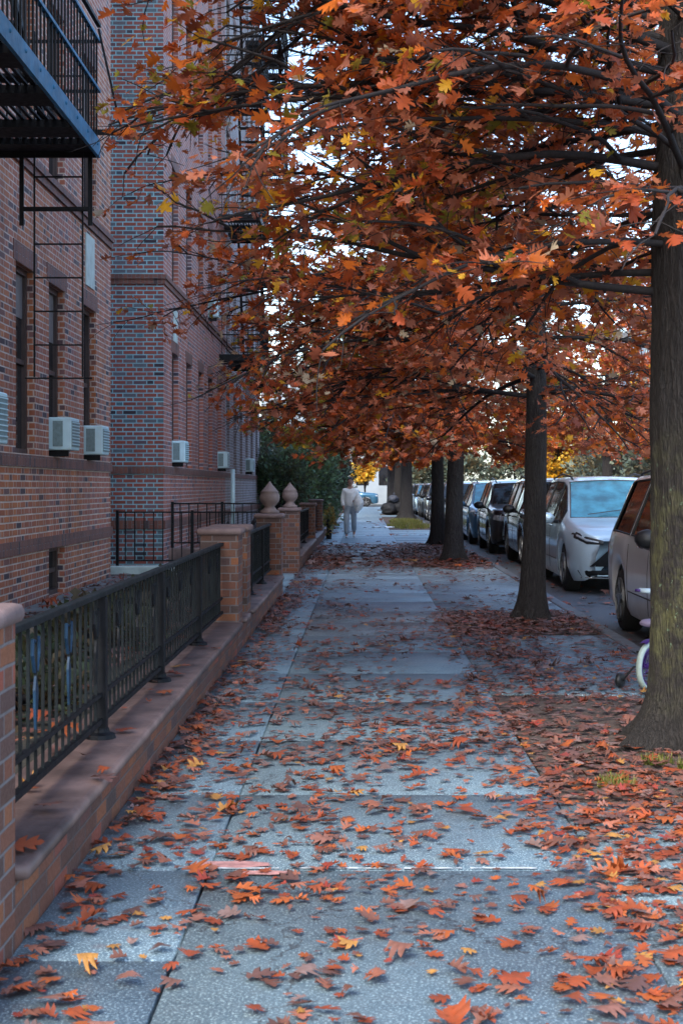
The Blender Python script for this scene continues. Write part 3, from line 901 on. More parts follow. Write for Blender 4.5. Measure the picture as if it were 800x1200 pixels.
def hmin1(x, y):
    # lower edge of the crown over the pavement, rising towards the houses
    a = 2.15 + .25 * noise.noise(Vector((x * 1.7, y * 1.7, 3)))
    if x < -.2: a += (-.2 - x) * .95
    if y < 6.8: a = max(a, 2.9 if x < 1.05 else 2.1)
    e = .15 * noise.noise(Vector((x, y * 1.3, 7)))
    if y < 5.6 + e or x < (-1.42 + e) * min(1.15, y / 8.3): a = 99
    a += .5 * max(0, noise.noise(Vector((x * 1.1, y * 1.1, 21))) + .1)
    return a
T1 = oak('large mossy-barked oak with rust-red leaves at the right edge, nearest the camera', (1.98, 8.34, 0), 9.5, .275, 3, 36, hmin1, 3.0, 3.5, 0, .083, 7,
    explicit=[(3.7, 184, 4.2, 10, 4), (4.1, 178, 4.4, 12, 4), (4.6, 190, 4.4, 14, 5), (5.0, 182, 4.4, 12, 6), (4.4, 170, 4.2, 10, 4), (3.9, 198, 4.0, 8, 5), (2.62, 172, 3.4, 4, 2.5), (2.9, 205, 2.6, 8, 9), (3.35, 188, 4.0, 12, 6), (3.7, 176, 4.3, 14, 6.5), (4.0, 196, 4.3, 14, 7), (4.2, 165, 4.0, 18, 6), (4.45, 184, 4.5, 20, 8),
              (3.3, 240, 2.8, 10, 8), (4.6, 215, 4.2, 18, 7), (2.75, 150, 3.0, 4, 4), (3.6, 225, 3.6, 14, 8), (4.9, 200, 4.2, 22, 7), (5.2, 172, 4.2, 26, 8), (3.5, 130, 3.0, 10, 6), (2.95, 100, 2.6, 8, 8), (3.1, 253, 2.3, 4, 16), (4.2, 236, 3.0, 8, 12)], mossy=True, sub_gap=.30, skip=(245, 345), tipgreen=True, keep=lambda P: ((P[:, 0] + .50) / .30) ** 2 + ((P[:, 1] - 8.3) / 2.4) ** 2 + ((P[:, 2] - 3.98) / .36) ** 2 > 1)
def hmin_b(lo, xl):
    def f_(x, y):
        a = lo + .22 * noise.noise(Vector((x * 1.5, y * 1.5, 9)))
        if x < xl: a += (xl - x) * .85
        return a
    return f_
T2 = oak('slender dark-trunked oak, second from the camera, beside the silver minivan', (1.9, 15.8, 0), 8.8, .135, 12, 42, hmin_b(1.80, -1.0), 2.6, 4.0, 1, .094, 7, explicit=[(3.2, 178, 4.3, 12, 6), (3.8, 190, 4.4, 16, 6), (4.4, 172, 4.4, 18, 6), (4.8, 200, 4.2, 22, 7), (3.0, 195, 4.2, 8, 5), (3.5, 160, 4.2, 10, 5), (5.4, 185, 4.2, 26, 8), (2.5, 185, 3.6, 4, 5), (3.4, 60, 3.4, 30, 2), (3.5, 200, 3.8, 8, 6), (2.8, 165, 3.4, 6, 5), (2.5, 300, 3.0, 6, 9), (2.6, 20, 2.6, 6, 9), (3.1, 225, 3.6, 8, 7), (2.7, 250, 3.2, 6, 9)], weights=W_RED, sub_gap=.29, keep=lambda P: ((P[:, 0] + .92) / .55) ** 2 + ((P[:, 1] - 15.5) / 3.5) ** 2 + ((P[:, 2] - 6.1) / .7) ** 2 > 1)
T3 = oak('thick-trunked oak third from the camera, with a wide flared root base', (1.82, 28.2, 0), 9.2, .18, 23, 44, hmin_b(1.95, -1.7), 2.5, 4.8, 1, .13, 8, explicit=[(3.0, 185, 4.3, 10, 5), (3.6, 170, 4.3, 12, 5), (4.4, 195, 4.3, 16, 6), (5.0, 180, 4.3, 20, 6), (3.3, 205, 4.2, 10, 5), (4.0, 158, 4.2, 12, 6), (5.6, 190, 4.2, 24, 6), (2.5, 190, 3.8, 4, 5), (2.6, 215, 3.6, 5, 6), (2.5, 160, 3.6, 5, 5), (2.5, 260, 3.4, 5, 8)], weights=W_RED, sub_gap=.34, greenish=lambda P: (P[:, 0] < -.5) * .9)
T4 = oak('oak just behind the flared oak, fourth from the camera', (1.88, 35.7, 0), 9.6, .17, 31, 28, hmin_b(2.25, -1.8), 2.5, 4.6, 2, .18, 8, explicit=[(3.0, 185, 4.5, 10, 5), (3.8, 170, 4.5, 12, 5), (4.6, 195, 4.5, 16, 6), (5.4, 178, 4.5, 20, 6), (3.4, 205, 4.5, 10, 5)], weights=W_RED, sub_gap=.45, greenish=lambda P: (P[:, 0] < -.8) * .8)
T5 = oak('stout oak at the far end of the grass strip', (2.0, 65.8, 0), 10, .29, 44, 26, hmin_b(3.0, -1.8), 2.6, 4.8, 2, .26, 6, weights=W_RED, sub_gap=.55, greenish=lambda P: np.full(len(P), .62))
far = [(1.95, 50.5, 'oak over the near end of the grass strip, masked by nearer trunks', .9, 1), (1.9, 75.5, 'thinner oak right behind the stout far oak', .9, 2), (1.85, 90, 'distant oak beside the dark rubbish bags', 1, 3), (2.0, 102, 'last oak before the cross street', 1, 4)]
for x, y, lb, s, rz in far[1:]:
    c = copy_tree(T5); c.location = (x, y, 0); c.rotation_euler.z = rz; c.scale = (s, s, s); c['label'] = lb
opp = [(13.2, 34), (13.2, 48), (13.0, 62), (13.4, 78), (13.1, 96)]
oppl = ['first oak seen across the street', 'second oak across the street, behind the dark cars', 'third oak across the street', 'fourth oak across the street', 'last oak across the street, far away']
for i, (x, y) in enumerate(opp):
    c = copy_tree(T5 if i % 2 else T4); c.location = (x, y, 0); c.rotation_euler.z = 1.1 * i + .5; c.scale = (1.1, 1.1, 1.1 + .05 * i); c['label'] = oppl[i] + ', reddish crown'; c['group'] = 'oaks across the street'

def bushy(name, label, cat, c, rx, ry, rz, n, cols, seed, size=.1, group=None, trunk=True, lod=2):
    rng = np.random.default_rng(seed)
    t = empty(name, (c[0], c[1], 0.0), label, cat, group)
    # clumps spread through an uneven volume
    K = 46
    cc = rng.normal(0, 1, (K, 3)); cc /= np.linalg.norm(cc, axis=1, keepdims=True); cc *= rng.uniform(.45, 1.0, (K, 1)) ** .6
    cc[:, 2] = np.maximum(cc[:, 2], -.9)
    idx = rng.integers(0, K, n)
    P = cc[idx] + rng.normal(0, .17, (n, 3))
    P = P * np.array([rx, ry, rz]) + np.array(c)
    P[:, 2] = np.maximum(P[:, 2], .15)
    D = (P - np.array(c)) / np.array([rx, ry, rz]) + rng.normal(0, .6, (n, 3)) + np.array([0, 0, .3])
    nrm = rng.normal(0, .6, (n, 3)) + np.array([0, 0, 1])
    pal = np.array(cols); kcol = rng.integers(0, len(pal), K)
    col = pal[np.where(rng.random(n) < .65, kcol[idx], rng.integers(0, len(pal), n))]
    V, T, Cc = make_leaves(P, D, nrm, size * rng.uniform(.6, 1.3, n), col, lod, rng, .2)
    np_mesh('crown', V, T, M['yew'], t, Cc)
    m = MB()
    rr = random.Random(seed)
    m.tube([(c[0], c[1], -.05), (c[0] + .03, c[1], c[2] * .6), (c[0], c[1], c[2])], [.09, .07, .04], 8)
    for k in range(9):
        e = cc[rr.randrange(K)]
        m.tube([(c[0], c[1], c[2] * .35 + .04 * k), tuple(np.array(c) + e * np.array([rx, ry, rz]) * .55), tuple(np.array(c) + e * np.array([rx, ry, rz]) * .9)], [.04, .025, .01], 5)
    m.build('trunk', M['branch'], t, True, uv=False)
    return t
GR = [(.03, .075, .046), (.045, .105, .055), (.06, .14, .07), (.024, .055, .04), (.09, .17, .07)]
for i, (x, y, r, h, lb) in enumerate([(-2.6, 43.6, .95, 1.25, 'dark evergreen shrub against the pale block wall'), (-1.95, 46.5, 1.0, 1.45, 'dark rounded evergreen shrub behind the farthest pier'), (-1.7, 51, 1.15, 1.6, 'tall dark evergreen shrub beside the walking person'), (-1.75, 57, 1.2, 1.65, 'dark evergreen shrub overhanging the pavement past the person'), (-3.6, 49, 1.4, 1.9, 'large dark evergreen behind the other shrubs'), (-1.8, 64, 1.2, 1.7, 'farthest dark evergreen shrub by the pavement'), (-3.7, 57, 1.6, 2.2, 'tall dark evergreen at the back of the far yard')]):
    bushy('evergreen_shrub', lb, 'shrub', (x, y, h), r, r * 1.25, h * .98, 9000, GR, 60 + i, .105, 'dark evergreen shrubs')
YL = [(.75, .42, .02), (.62, .30, .02), (.8, .5, .06), (.45, .33, .05)]
bushy('yellow_tree', 'small bright yellow tree far along the pavement, above the person', 'tree', (.15, 120, 2.75), .95, 1.1, .8, 1800, YL, 81, .24)
bushy('yellow_tree', 'yellow-leaved tree across the street above the silver minivan', 'tree', (13.6, 96, 3.6), 2.2, 2.4, 1.7, 3000, YL, 82, .3)
GG = [(.09, .13, .10), (.12, .15, .10), (.07, .11, .09), (.15, .13, .07)]
for i, (x, y) in enumerate([(15.5, 44), (16, 58), (16, 72), (15.5, 86), (14.5, 100), (13, 122), (8.5, 123), (5.6, 122.5)]):
    bushy('hedge_bush', ['grey-green bush across the street above the silver minivan roof, nearest of them', 'grey-green bush across the street, second nearest, above the dark SUV roofs', 'grey-green bush across the street beside the third oak there', 'grey-green bush across the street, close to the yellow-leaved tree', 'grey-green bush across the street, just past the yellow-leaved tree', 'grey-green bush beyond the cross street, rightmost of the three there', 'grey-green bush beyond the cross street, middle of the three there', 'grey-green bush beyond the cross street, beside the pale end building'][i], 'bush', (x, y, 2.1), 2.6, 5.5 if x > 14 else 1.8, 2.3, 4500, GG, 90 + i, .3, 'bushes across the street')
bushy('sapling', 'small yellowish weed plant at the foot of the farthest pier', 'plant', (-.98, 40.6, .45), .16, .3, .4, 260, [(.25, .24, .05), (.3, .2, .05), (.12, .16, .05)], 99, .09)
# low ivy in the front yard
for i, (x, y) in enumerate([(-2.1, 6.2), (-2.0, 7.7), (-2.2, 9.2), (-2.0, 10.8), (-2.2, 12.6), (-2.1, 15.6), (-2.1, 17.6)]):
    bushy('ground_plant', 'low leafy plant behind the iron railing, %s from the left' % ['first', 'second', 'third', 'fourth', 'fifth', 'sixth', 'seventh'][i], 'plant', (x, y, .36), .42, .6, .14, 700, [(.03, .05, .025), (.045, .06, .03), (.06, .05, .03)], 120 + i, .09, 'low plants in the front yard')

# ---------------------------------------------------------------- fallen leaves
rng = np.random.default_rng(5)
def scatter(x0, x1, y0, y1, n, z, amp=.012, cl=None):
    p = np.stack([rng.uniform(x0, x1, n), rng.uniform(y0, y1, n), np.full(n, z) + rng.uniform(.002, amp, n)], 1)
    return p
LITTER = .85 * np.array([[.40, .082, .028], [.47, .115, .032], [.31, .062, .028], [.42, .155, .10], [.30, .135, .105], [.20, .085, .065], [.55, .27, .07], [.15, .078, .072], [.27, .18, .165], [.36, .055, .04]])
LIT_NEAR = np.array([14, 14, 12, 10, 8, 10, 4, 8, 3, 3], float); LIT_NEAR /= LIT_NEAR.sum()
LIT_FAR = np.array([3, 2, 5, 6, 12, 16, 1, 24, 12, 2], float); LIT_FAR /= LIT_FAR.sum()
def dens_filter(p, fn):
    pr = np.array([fn(x, y) for x, y, _ in p])
    return p[rng.random(len(p)) < pr]
def dn(x, y):
    k = .32 + .14 * min(1, max(-.5, x)) + .30 * noise.noise(Vector((x * 1.1, y * .8, 1))) + .30 * noise.noise(Vector((x * 3.5, y * 3.5, 5)))
    if x < -.62: k += .30 * max(0, 1 - (x + 1.12) / .4)
    if x < -.3 and y < 5.3: k -= .08
    if x > .75: k += .22
    if x > .9 and 7.2 < y < 10.6: k -= .16
    if x < .2 and y < 4.7: k -= .05
    return k
near = dens_filter(scatter(-1.1, 2.9, 3.2, 11, 17000, .004, .010), dn)
def dm(x, y):
    k = .20 + .34 * noise.noise(Vector((x * .9, y * .5, 1))) + .3 * noise.noise(Vector((x * 2.6, y * 2.2, 5)))
    if x < -.75: k += .45 * max(0, 1 - (x + 1.12) / .45)
    if x > .75 and y < 17.4: k += .20
    if 14.2 < y < 17 and x > .8: k += .5
    if 17 < y < 25.5: k -= .12
    if y > 36: k -= .32
    if 26 < y < 36: k += .28
    if x > .6 and 26 < y < 37: k += .5
    return k
mid = dens_filter(scatter(-1.1, 2.44, 11, 26, 21000, .004, .02), dm)
farl = dens_filter(scatter(-1.1, 2.44, 26, 60, 9500, .004, .03), dm)
# heaps against the wall and round the trunks
def heap(cx, cy, rx, ry, n, h):
    a = rng.uniform(0, 2 * np.pi, n); r = np.sqrt(rng.random(n)) * (1 + .25 * np.sin(3 * a))
    x = cx + rx * r * np.cos(a); y = cy + ry * r * np.sin(a)
    z = .004 + rng.random(n) * h * np.clip(1.1 - r, 0.05, 1)
    return np.stack([x, y, z], 1)
pile = np.concatenate([heap(-.68, 28.6, .40, 2.6, 900, .12), heap(-.85, 21.6, .25, 1.2, 160, .04), heap(-.98, 17.5, .16, 2.4, 330, .04), heap(1.7, 15.6, .75, .8, 700, .05), heap(1.7, 28.4, .75, 2.4, 1300, .06), heap(1.8, 35, .6, 2, 500, .05), heap(1.3, 13.0, .35, 2.2, 420, .03)])
pn = np.concatenate([heap(1.75, 8.0, .85, 1.4, 380, .02), heap(1.25, 6.6, .35, 1.0, 110, .03), heap(2.1, 6.2, .5, .8, 130, .03), heap(-1.0, 7.6, .10, 2.2, 110, .03), heap(-.95, 10, .16, 2.5, 160, .03)])
cap = np.concatenate([scatter(-1.44, -1.1, 4.7, 12.6, 38, CAPZ + .004, .012), scatter(-1.44, -1.1, 14.3, 19.4, 26, CAPZ + .004, .012)])
yard = np.concatenate([scatter(-3.3, -1.5, 3, 19, 1500, .285, .03), scatter(-3.0, -1.5, 25, 40, 500, .26, .03), scatter(2.6, 4.2, 6, 40, 500, -.095, .02)])
parts = []
trunks = [(1.98, 8.34, .36), (1.9, 15.8, .2), (1.82, 28.2, .26), (1.88, 35.7, .25)]
for (P, size, lod, w) in ((near, .064, 0, LIT_FAR), (pn, .068, 0, LIT_FAR), (mid, .070, 1, LIT_FAR), (pile, .08, 1, LIT_FAR), (farl, .125, 2, LIT_FAR), (cap, .10, 0, LIT_NEAR), (yard, .11, 1, LIT_FAR)):
    for tx, ty, tr in trunks:
        P = P[(P[:, 0] - tx) ** 2 + (P[:, 1] - ty) ** 2 > tr * tr]
    N = len(P)
    a = rng.uniform(0, 2 * np.pi, N)
    D = np.stack([np.cos(a), np.sin(a), rng.normal(0, .07, N)], 1)
    nrm = np.stack([rng.normal(0, .09, N), rng.normal(0, .09, N), np.where(rng.random(N) < .5, 1.0, -1.0)], 1)
    fr = np.clip((9.6 - P[:, 1]) / 3.2, 0, 1); fr = np.where((P[:, 0] > .95) & (P[:, 1] > 7.6), fr * .15, fr)
    col = np.where((rng.random(N) < fr)[:, None], LITTER[rng.choice(len(LITTER), N, p=LIT_NEAR)], LITTER[rng.choice(len(LITTER), N, p=w / w.sum())])
    P[:, 2] += .003
    V, T, Cc = make_leaves(P, D, nrm, size * np.clip(rng.lognormal(-.12, .38, N), .35, 1.7), col, lod, rng, .17)
    # nothing pokes through what it lies on
    nv = len(TPL[lod][0]); zz = V[:, 2].reshape(N, nv)
    lift = np.maximum(0, (P[:, 2:3] - .002) - zz.min(1, keepdims=True)); zz = zz + lift
    V[:, 2] = zz.ravel()
    parts.append((V, T, Cc))
off = 0; VV = []; TT = []; CC = []
for V, T, Cc in parts:
    VV.append(V); TT.append(T + off); CC.append(Cc); off += len(V)
tag(np_mesh('fallen_leaves', np.concatenate(VV), np.concatenate(TT), M['litter'], None, np.concatenate(CC)), 'fallen rust and brown oak leaves strewn over the pavement', 'leaves', kind='stuff')
# weeds
def grass(name, areas, n, seed):
    rng = np.random.default_rng(seed); V = []; T = []; Cc = []
    for (cx, cy, rx, ry, k, h) in areas:
        a = rng.uniform(0, 6.28, k); r = np.sqrt(rng.random(k))
        x = cx + rx * r * np.cos(a); y = cy + ry * r * np.sin(a)
        for i in range(k):
            b0 = len(V); dx, dy = rng.normal(0, .35, 2); hh = h * rng.uniform(.4, 1.2); th = rng.uniform(0, 3.14); w = .005 * (1 + cy * .04)
            V += [(x[i] - w * math.cos(th), y[i] - w * math.sin(th), -.01), (x[i] + w * math.cos(th), y[i] + w * math.sin(th), -.01), (x[i] + dx * hh, y[i] + dy * hh, hh)]
            T.append((b0, b0 + 1, b0 + 2)); c = [(.10, .13, .02), (.16, .17, .03), (.06, .09, .02), (.2, .17, .05)][rng.integers(4)]
            Cc += [c] * 3
    return tag(np_mesh(name, np.array(V), np.array(T), M['yew'], None, np.array(Cc)), 'green weeds in the tree pits and far grass strip', 'grass', kind='stuff')
grass('weeds', [(1.28, 7.15, .10, .10, 260, .055), (1.82, 7.6, .14, .10, 300, .06), (2.15, 7.5, .12, .10, 240, .06), (1.6, 7.75, .1, .06, 120, .05), (2.4, 7.4, .15, .1, 200, .06), (1.7, 53, .8, 3.0, 1400, .14), (1.8, 60, .7, 4, 1400, .12)], 0, 3)

# ---------------------------------------------------------------- cars (nose towards the camera, -Y)
def lerp_tab(tab, y):
    for (a, va), (b2, vb) in zip(tab, tab[1:]):
        if y <= b2: 
            t = (y - a) / (b2 - a) if b2 > a else 0
            t = max(0, min(1, t)); return va + (vb - va) * t
    return tab[-1][1]
def car(style, paintmat, label, loc, group='cars parked along the kerb', face=1):
    st = style
    t = empty('parked_car', (0, 0, 0), label, 'car', group)
    fw, rw, wr_, Lc = st['fw'], st['rw'], st['wheel'], st['L']
    ra = wr_ + .055
    ys = set(st['ys'])
    for wy in (fw, rw):
        for k in range(13):
            ys.add(round(wy + ra * math.cos(math.pi * k / 12), 4))
    ys = sorted(ys)
    rows = 11
    grid = []
    for y in ys:
        w = lerp_tab(st['w'], y); zb = lerp_tab(st['zb'], y); zt = lerp_tab(st['zt'], y); belt = min(lerp_tab(st['belt'], y), zt - .01); wr = lerp_tab(st['wr'], y)
        for wy in (fw, rw):
            q = ra * ra - (y - wy) ** 2
            if q > 0: zb = max(zb, wr_ + math.sqrt(q))
        zb = min(zb, belt - .12)
        P = []
        for fx, fz in ((.945, 0), (.985, .10), (1.0, .36), (1.0, .62), (.985, .86), (.955, 1.0)):
            P.append((w * fx, zb + (belt - zb) * fz))
        g = zt - belt
        for fx, fz in ((.99, .88), (.93, .965), (.62, .995), (.3, 1.01), (0, 1.015)):
            P.append((min(wr * fx, w * .955), belt + g * fz))
        grid.append(P)
    nY = len(ys); V = []; idx = {}
    for i, P in enumerate(grid):
        for sd in (-1, 1):
            for j, (x, z) in enumerate(P):
                if j == rows - 1 and sd == 1: idx[(i, sd, j)] = idx[(i, -1, j)]; continue
                idx[(i, sd, j)] = len(V); V.append((sd * x, ys[i], z))
    body = []; glass = {}
    ws0, ws1 = st['ws']; rg0, rg1 = st['rg']
    for i in range(nY - 1):
        ym = (ys[i] + ys[i+1]) / 2
        for sd in (-1, 1):
            for j in range(rows - 1):
                q = (idx[(i, sd, j)], idx[(i+1, sd, j)], idx[(i+1, sd, j+1)], idx[(i, sd, j+1)])
                if sd == -1: q = q[::-1]
                q = tuple(dict.fromkeys(q))
                key = None
                if j == 5:
                    for wi, (a, b2) in enumerate(st['sw']):
                        if a < ym < b2: key = ('side_window', sd, wi)
                if j >= 7 and ws0 < ym < ws1: key = ('windscreen', 0, 0)
                if j >= 7 and rg0 < ym < rg1: key = ('rear_window', 0, 0)
                (body if key is None else glass.setdefault(key, [])).append(q)
    for i, fl in ((0, False), (nY - 1, True)):
        ring = [idx[(i, -1, j)] for j in range(rows)] + [idx[(i, 1, j)] for j in range(rows - 2, -1, -1)]
        body.append(tuple(ring[::-1] if fl else ring))
    mb = MB(); mb.add(V, body)
    bo = mb.build('body', paintmat, t, True, uv=False)
    bm_bvh = BVHTree.FromPolygons([Vector(p) for p in V], body + [f_ for g in glass.values() for f_ in g])
    for (nm, sd, wi), fs in glass.items():
        used = sorted(set(i for f_ in fs for i in f_)); mp = {u: k for k, u in enumerate(used)}
        pts = []
        for u in used:
            x, y, z = V[u]; pts.append((x * .994, y + (.006 if nm == 'windscreen' else -.006 if nm == 'rear_window' else 0), z - .003))
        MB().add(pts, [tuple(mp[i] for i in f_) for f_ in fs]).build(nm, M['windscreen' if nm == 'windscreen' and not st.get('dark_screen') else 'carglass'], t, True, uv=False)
        # dark rubber seal round the opening
        cnt = {}
        for f_ in fs:
            for a, b2 in zip(f_, f_[1:] + f_[:1]): cnt[frozenset((a, b2))] = cnt.get(frozenset((a, b2)), 0) + 1
        sm = MB()
        for e, c_ in cnt.items():
            if c_ == 1:
                a, b2 = tuple(e); sm.tube([V[a], V[b2]], .011, 4)
        sm.build('window_seal', M['blackplastic'], t, False, uv=False)
    # underside + wheel wells
    MB().box(-.80, .80, .25, Lc - .25, .22, .62).build('underbody', M['blackplastic'], t)
    for wy in (fw, rw):
        for sd in (-1, 1):
            xo = sd * (lerp_tab(st['w'], wy) - .035); xi = xo - sd * .225
            prof = [(wr_ * .66, 0), (wr_ * .93, .0), (wr_, .03), (wr_, .195), (wr_ * .93, .225), (wr_ * .66, .225)]
            wh = MB().lathe([(r, (xi if sd > 0 else xo) + z) for r, z in prof], (0, wy, wr_), 36, 'x').build('tyre', M['tyre'], t, True, uv=False)
            rm = MB()
            xf_ = xo + sd * .004
            rm.lathe([(wr_ * .70, xf_ - .02), (wr_ * .70, xf_ + .004), (wr_ * .63, xf_ + .004), (wr_ * .63, xf_ - .02)], (0, wy, wr_), 36, 'x', False)
            rm.lathe([(.07, xf_ - .02), (.06, xf_ + .004), (.0001, xf_ + .006)], (0, wy, wr_), 16, 'x')
            for k in range(5):
                a = 2 * math.pi * k / 5 + .3
                for da in (-.16, .16):
                    rm.bar((xf_ - .004, wy + .05 * math.cos(a), wr_ + .05 * math.sin(a)), (xf_ - .004, wy + wr_ * .66 * math.cos(a + da), wr_ + wr_ * .66 * math.sin(a + da)), .022)
            rm.build('rim', M['rim'], wh, False, uv=False)
    # decals projected on the body: strips between an upper and a lower line
    def strip(name, mat, up, lo, dirv, depth=.012, n=14, start=None, mirror=True, parent=None):
        for sd in ((-1, 1) if mirror else (1,)):
            v = []; f = []; K = 5
            for i in range(n + 1):
                s = i / n
                a = Vector((lerp_tab([(k / (len(up) - 1), p[0]) for k, p in enumerate(up)], s), lerp_tab([(k / (len(up) - 1), p[1]) for k, p in enumerate(up)], s)))
                c = Vector((lerp_tab([(k / (len(lo) - 1), p[0]) for k, p in enumerate(lo)], s), lerp_tab([(k / (len(lo) - 1), p[1]) for k, p in enumerate(lo)], s)))
                for k in range(K + 1):
                    q = a.lerp(c, k / K)
                    if dirv == 'front': o_ = Vector((q.x * sd, -2, q.y)); d = Vector((0, 1, 0))
                    elif dirv == 'rear': o_ = Vector((q.x * sd, Lc + 2, q.y)); d = Vector((0, -1, 0))
                    else: o_ = Vector((3 * sd, q.x, q.y)); d = Vector((-sd, 0, 0))
                    hit, nr, _, _ = bm_bvh.ray_cast(o_, d)
                    if hit is None: hit = o_ + d * (2.1 if dirv != 'side' else 2.05)
                    v.append(hit - d * depth * (1 if 0 < k < K and 0 < i < n else .25))
            for i in range(n):
                for k in range(K):
                    a0 = i * (K + 1) + k
                    f.append((a0, a0 + 1, a0 + K + 2, a0 + K + 1))
            MB().add(v, f).build(name, mat, parent or t, True, uv=False)
    for (nm, mk, up, lo, dr, dep, mir) in st['strips']:
        strip(nm, M[mk], up, lo, dr, dep, 14, None, mir)
    # mirrors, handles, roof rails, wipers
    my, mz = st['mirror']
    for sd in (-1, 1):
        x = sd * lerp_tab(st['w'], my)
        m = MB().lathe([(.012, -.075), (.065, -.06), (.085, -.01), (.088, .045), (.075, .055)], (0, 0, 0), 14, 'y')
        m.v = [(x + sd * .13 + p[0] * 1.45, my + p[1], mz + p[2] * 1.05) for p in m.v]
        mo = m.build('mirror', M['blackplastic'] if st.get('black_mirror', True) else paintmat, t, True, uv=False)
        MB().tube([(x - sd * .05, my + .02, mz - .06), (x + sd * .1, my + .01, mz - .04)], .028, 6).build('mirror_arm', M['blackplastic'], mo, True, uv=False)
        for hy in st['handles']:
            xx = sd * (lerp_tab(st['w'], hy) * .995)
            MB().tube([(xx, hy - .11, .98), (xx + sd * .03, hy - .09, .985), (xx + sd * .03, hy + .09, .985), (xx, hy + .11, .98)], .014, 6).build('door_handle', M['chrome'] if st.get('chrome_handle') else paintmat, t, True, uv=False)
        for dy in st['seams']:
            m = MB(); pts = []
            for k in range(9):
                z = .30 + k * .085
                h, nr, _, _ = bm_bvh.ray_cast(Vector((3 * sd, dy, z)), Vector((-sd, 0, 0)))
                if h: pts.append((h.x + sd * .001, h.y, h.z))
            if len(pts) > 2: m.tube(pts, .0045, 4).build('door_seam', M['blackplastic'], t, False, uv=False)
        r0, r1 = st['rail']
        zt0 = lerp_tab(st['zt'], r0); xr = sd * lerp_tab(st['wr'], (r0 + r1) / 2) * .86
        MB().tube([(xr, r0, lerp_tab(st['zt'], r0) - .02), (xr, r0 + .12, lerp_tab(st['zt'], r0) + .035), (xr, (r0 + r1) / 2, lerp_tab(st['zt'], (r0 + r1) / 2) + .045), (xr, r1 - .12, lerp_tab(st['zt'], r1) + .035), (xr, r1, lerp_tab(st['zt'], r1) - .02)], .016, 6).build('roof_rail', M['blackplastic'], t, True, uv=False)
    m = MB()
    for x0, x1 in ((-.55, .05), (.05, .6)):
        a, b2 = ws0 + .02, ws0 + .14
        m.bar((x0, a - .01, lerp_tab(st['zt'], a) + .035), (x1, b2, lerp_tab(st['zt'], b2) + .03), .012)
    m.build('wiper', M['blackplastic'], t, False, uv=False)
    t.location = loc
    if face < 0: t.rotation_euler.z = math.pi
    return t
van = dict(L=5.15, fw=.95, rw=4.0, wheel=.345,
  ys=[0, .03, .09, .2, .35, .55, .75, .95, 1.12, 1.3, 1.5, 1.75, 2.0, 2.12, 2.3, 2.38, 2.5, 2.9, 3.3, 3.4, 3.5, 3.9, 4.3, 4.42, 4.62, 4.8, 4.92, 5.0, 5.08, 5.15],
  w=[(0, .62), (.03, .72), (.09, .80), (.2, .885), (.4, .95), (.7, .98), (1.2, .99), (4.3, .985), (4.8, .95), (5.0, .91), (5.15, .80)],
  zb=[(0, .28), (.1, .20), (.5, .19), (4.6, .22), (5.15, .36)],
  zt=[(0, .80), (.03, .86), (.09, .905), (.2, .95), (.5, 1.01), (.95, 1.085), (1.12, 1.12), (1.5, 1.37), (2.0, 1.64), (2.12, 1.69), (2.5, 1.75), (3.4, 1.765), (4.4, 1.735), (4.8, 1.69), (4.92, 1.62), (5.08, 1.18), (5.15, .98)],
  belt=[(0, .60), (.1, .75), (.3, .86), (.95, .98), (1.3, 1.03), (2.5, 1.06), (4.4, 1.10), (5.15, 1.06)],
  wr=[(0, .55), (.09, .74), (.3, .85), (.95, .90), (1.12, .88), (1.5, .82), (2.0, .745), (2.5, .72), (4.4, .70), (4.92, .68), (5.15, .72)],
  ws=(1.12, 2.12), rg=(4.92, 5.08), sw=[(1.3, 2.3), (2.38, 3.4), (3.5, 4.42), (4.5, 4.62)],
  mirror=(1.62, 1.10), handles=[2.2, 2.62], seams=[1.35, 2.34, 3.44], rail=(2.3, 4.6), black_mirror=False,
  strips=[('headlight', 'blackplastic', [(.50, .80), (.74, .86), (.90, .95)], [(.50, .74), (.74, .75), (.91, .84)], 'front', .012, True),
          ('headlight_lens', 'lens', [(.56, .785), (.74, .825), (.86, .90)], [(.56, .765), (.74, .785), (.87, .86)], 'front', .02, True),
          ('lower_intake', 'grilleblack', [(-.86, .36), (0, .37), (.86, .36)], [(-.80, .26), (0, .25), (.80, .26)], 'front', .014, False),
          ('intake_trim', 'chrome', [(-.82, .262), (0, .252), (.82, .262)], [(-.80, .238), (0, .228), (.80, .238)], 'front', .02, False),
          ('grille', 'grilleblack', [(-.40, .68), (0, .69), (.40, .68)], [(-.70, .42), (0, .42), (.70, .42)], 'front', .014, False),
          ('grille_bar', 'chrome', [(-.44, .55), (0, .555), (.44, .55)], [(-.45, .535), (0, .54), (.45, .535)], 'front', .022, False),
          ('front_emblem', 'chrome', [(-.06, .75), (.06, .75)], [(-.06, .71), (.06, .71)], 'front', .02, False),
          ('tail_light', 'redlens', [(.70, 1.25), (.86, 1.22)], [(.74, .92), (.93, .92)], 'rear', .014, True),
          ('side_marker', 'redlens', [(4.86, .96), (5.06, .96)], [(4.86, .80), (5.06, .80)], 'side', .01, True),
          ('rub_strip', 'blackplastic', [(1.5, .475), (3.4, .485)], [(1.5, .46), (3.4, .47)], 'side', .008, True)])
M['grilleblack'] = simple('grille_black', (.006, .007, .008), .7, 0, .3, 20, 0, Specular_IOR_Level=.15)
M['redlens'] = simple('red_lens', (.25, .015, .012), .15, 0, .2, 10)
van_old = dict(van); van_old['black_mirror'] = True; van_old['chrome_handle'] = True
van_old['rub'] = 1
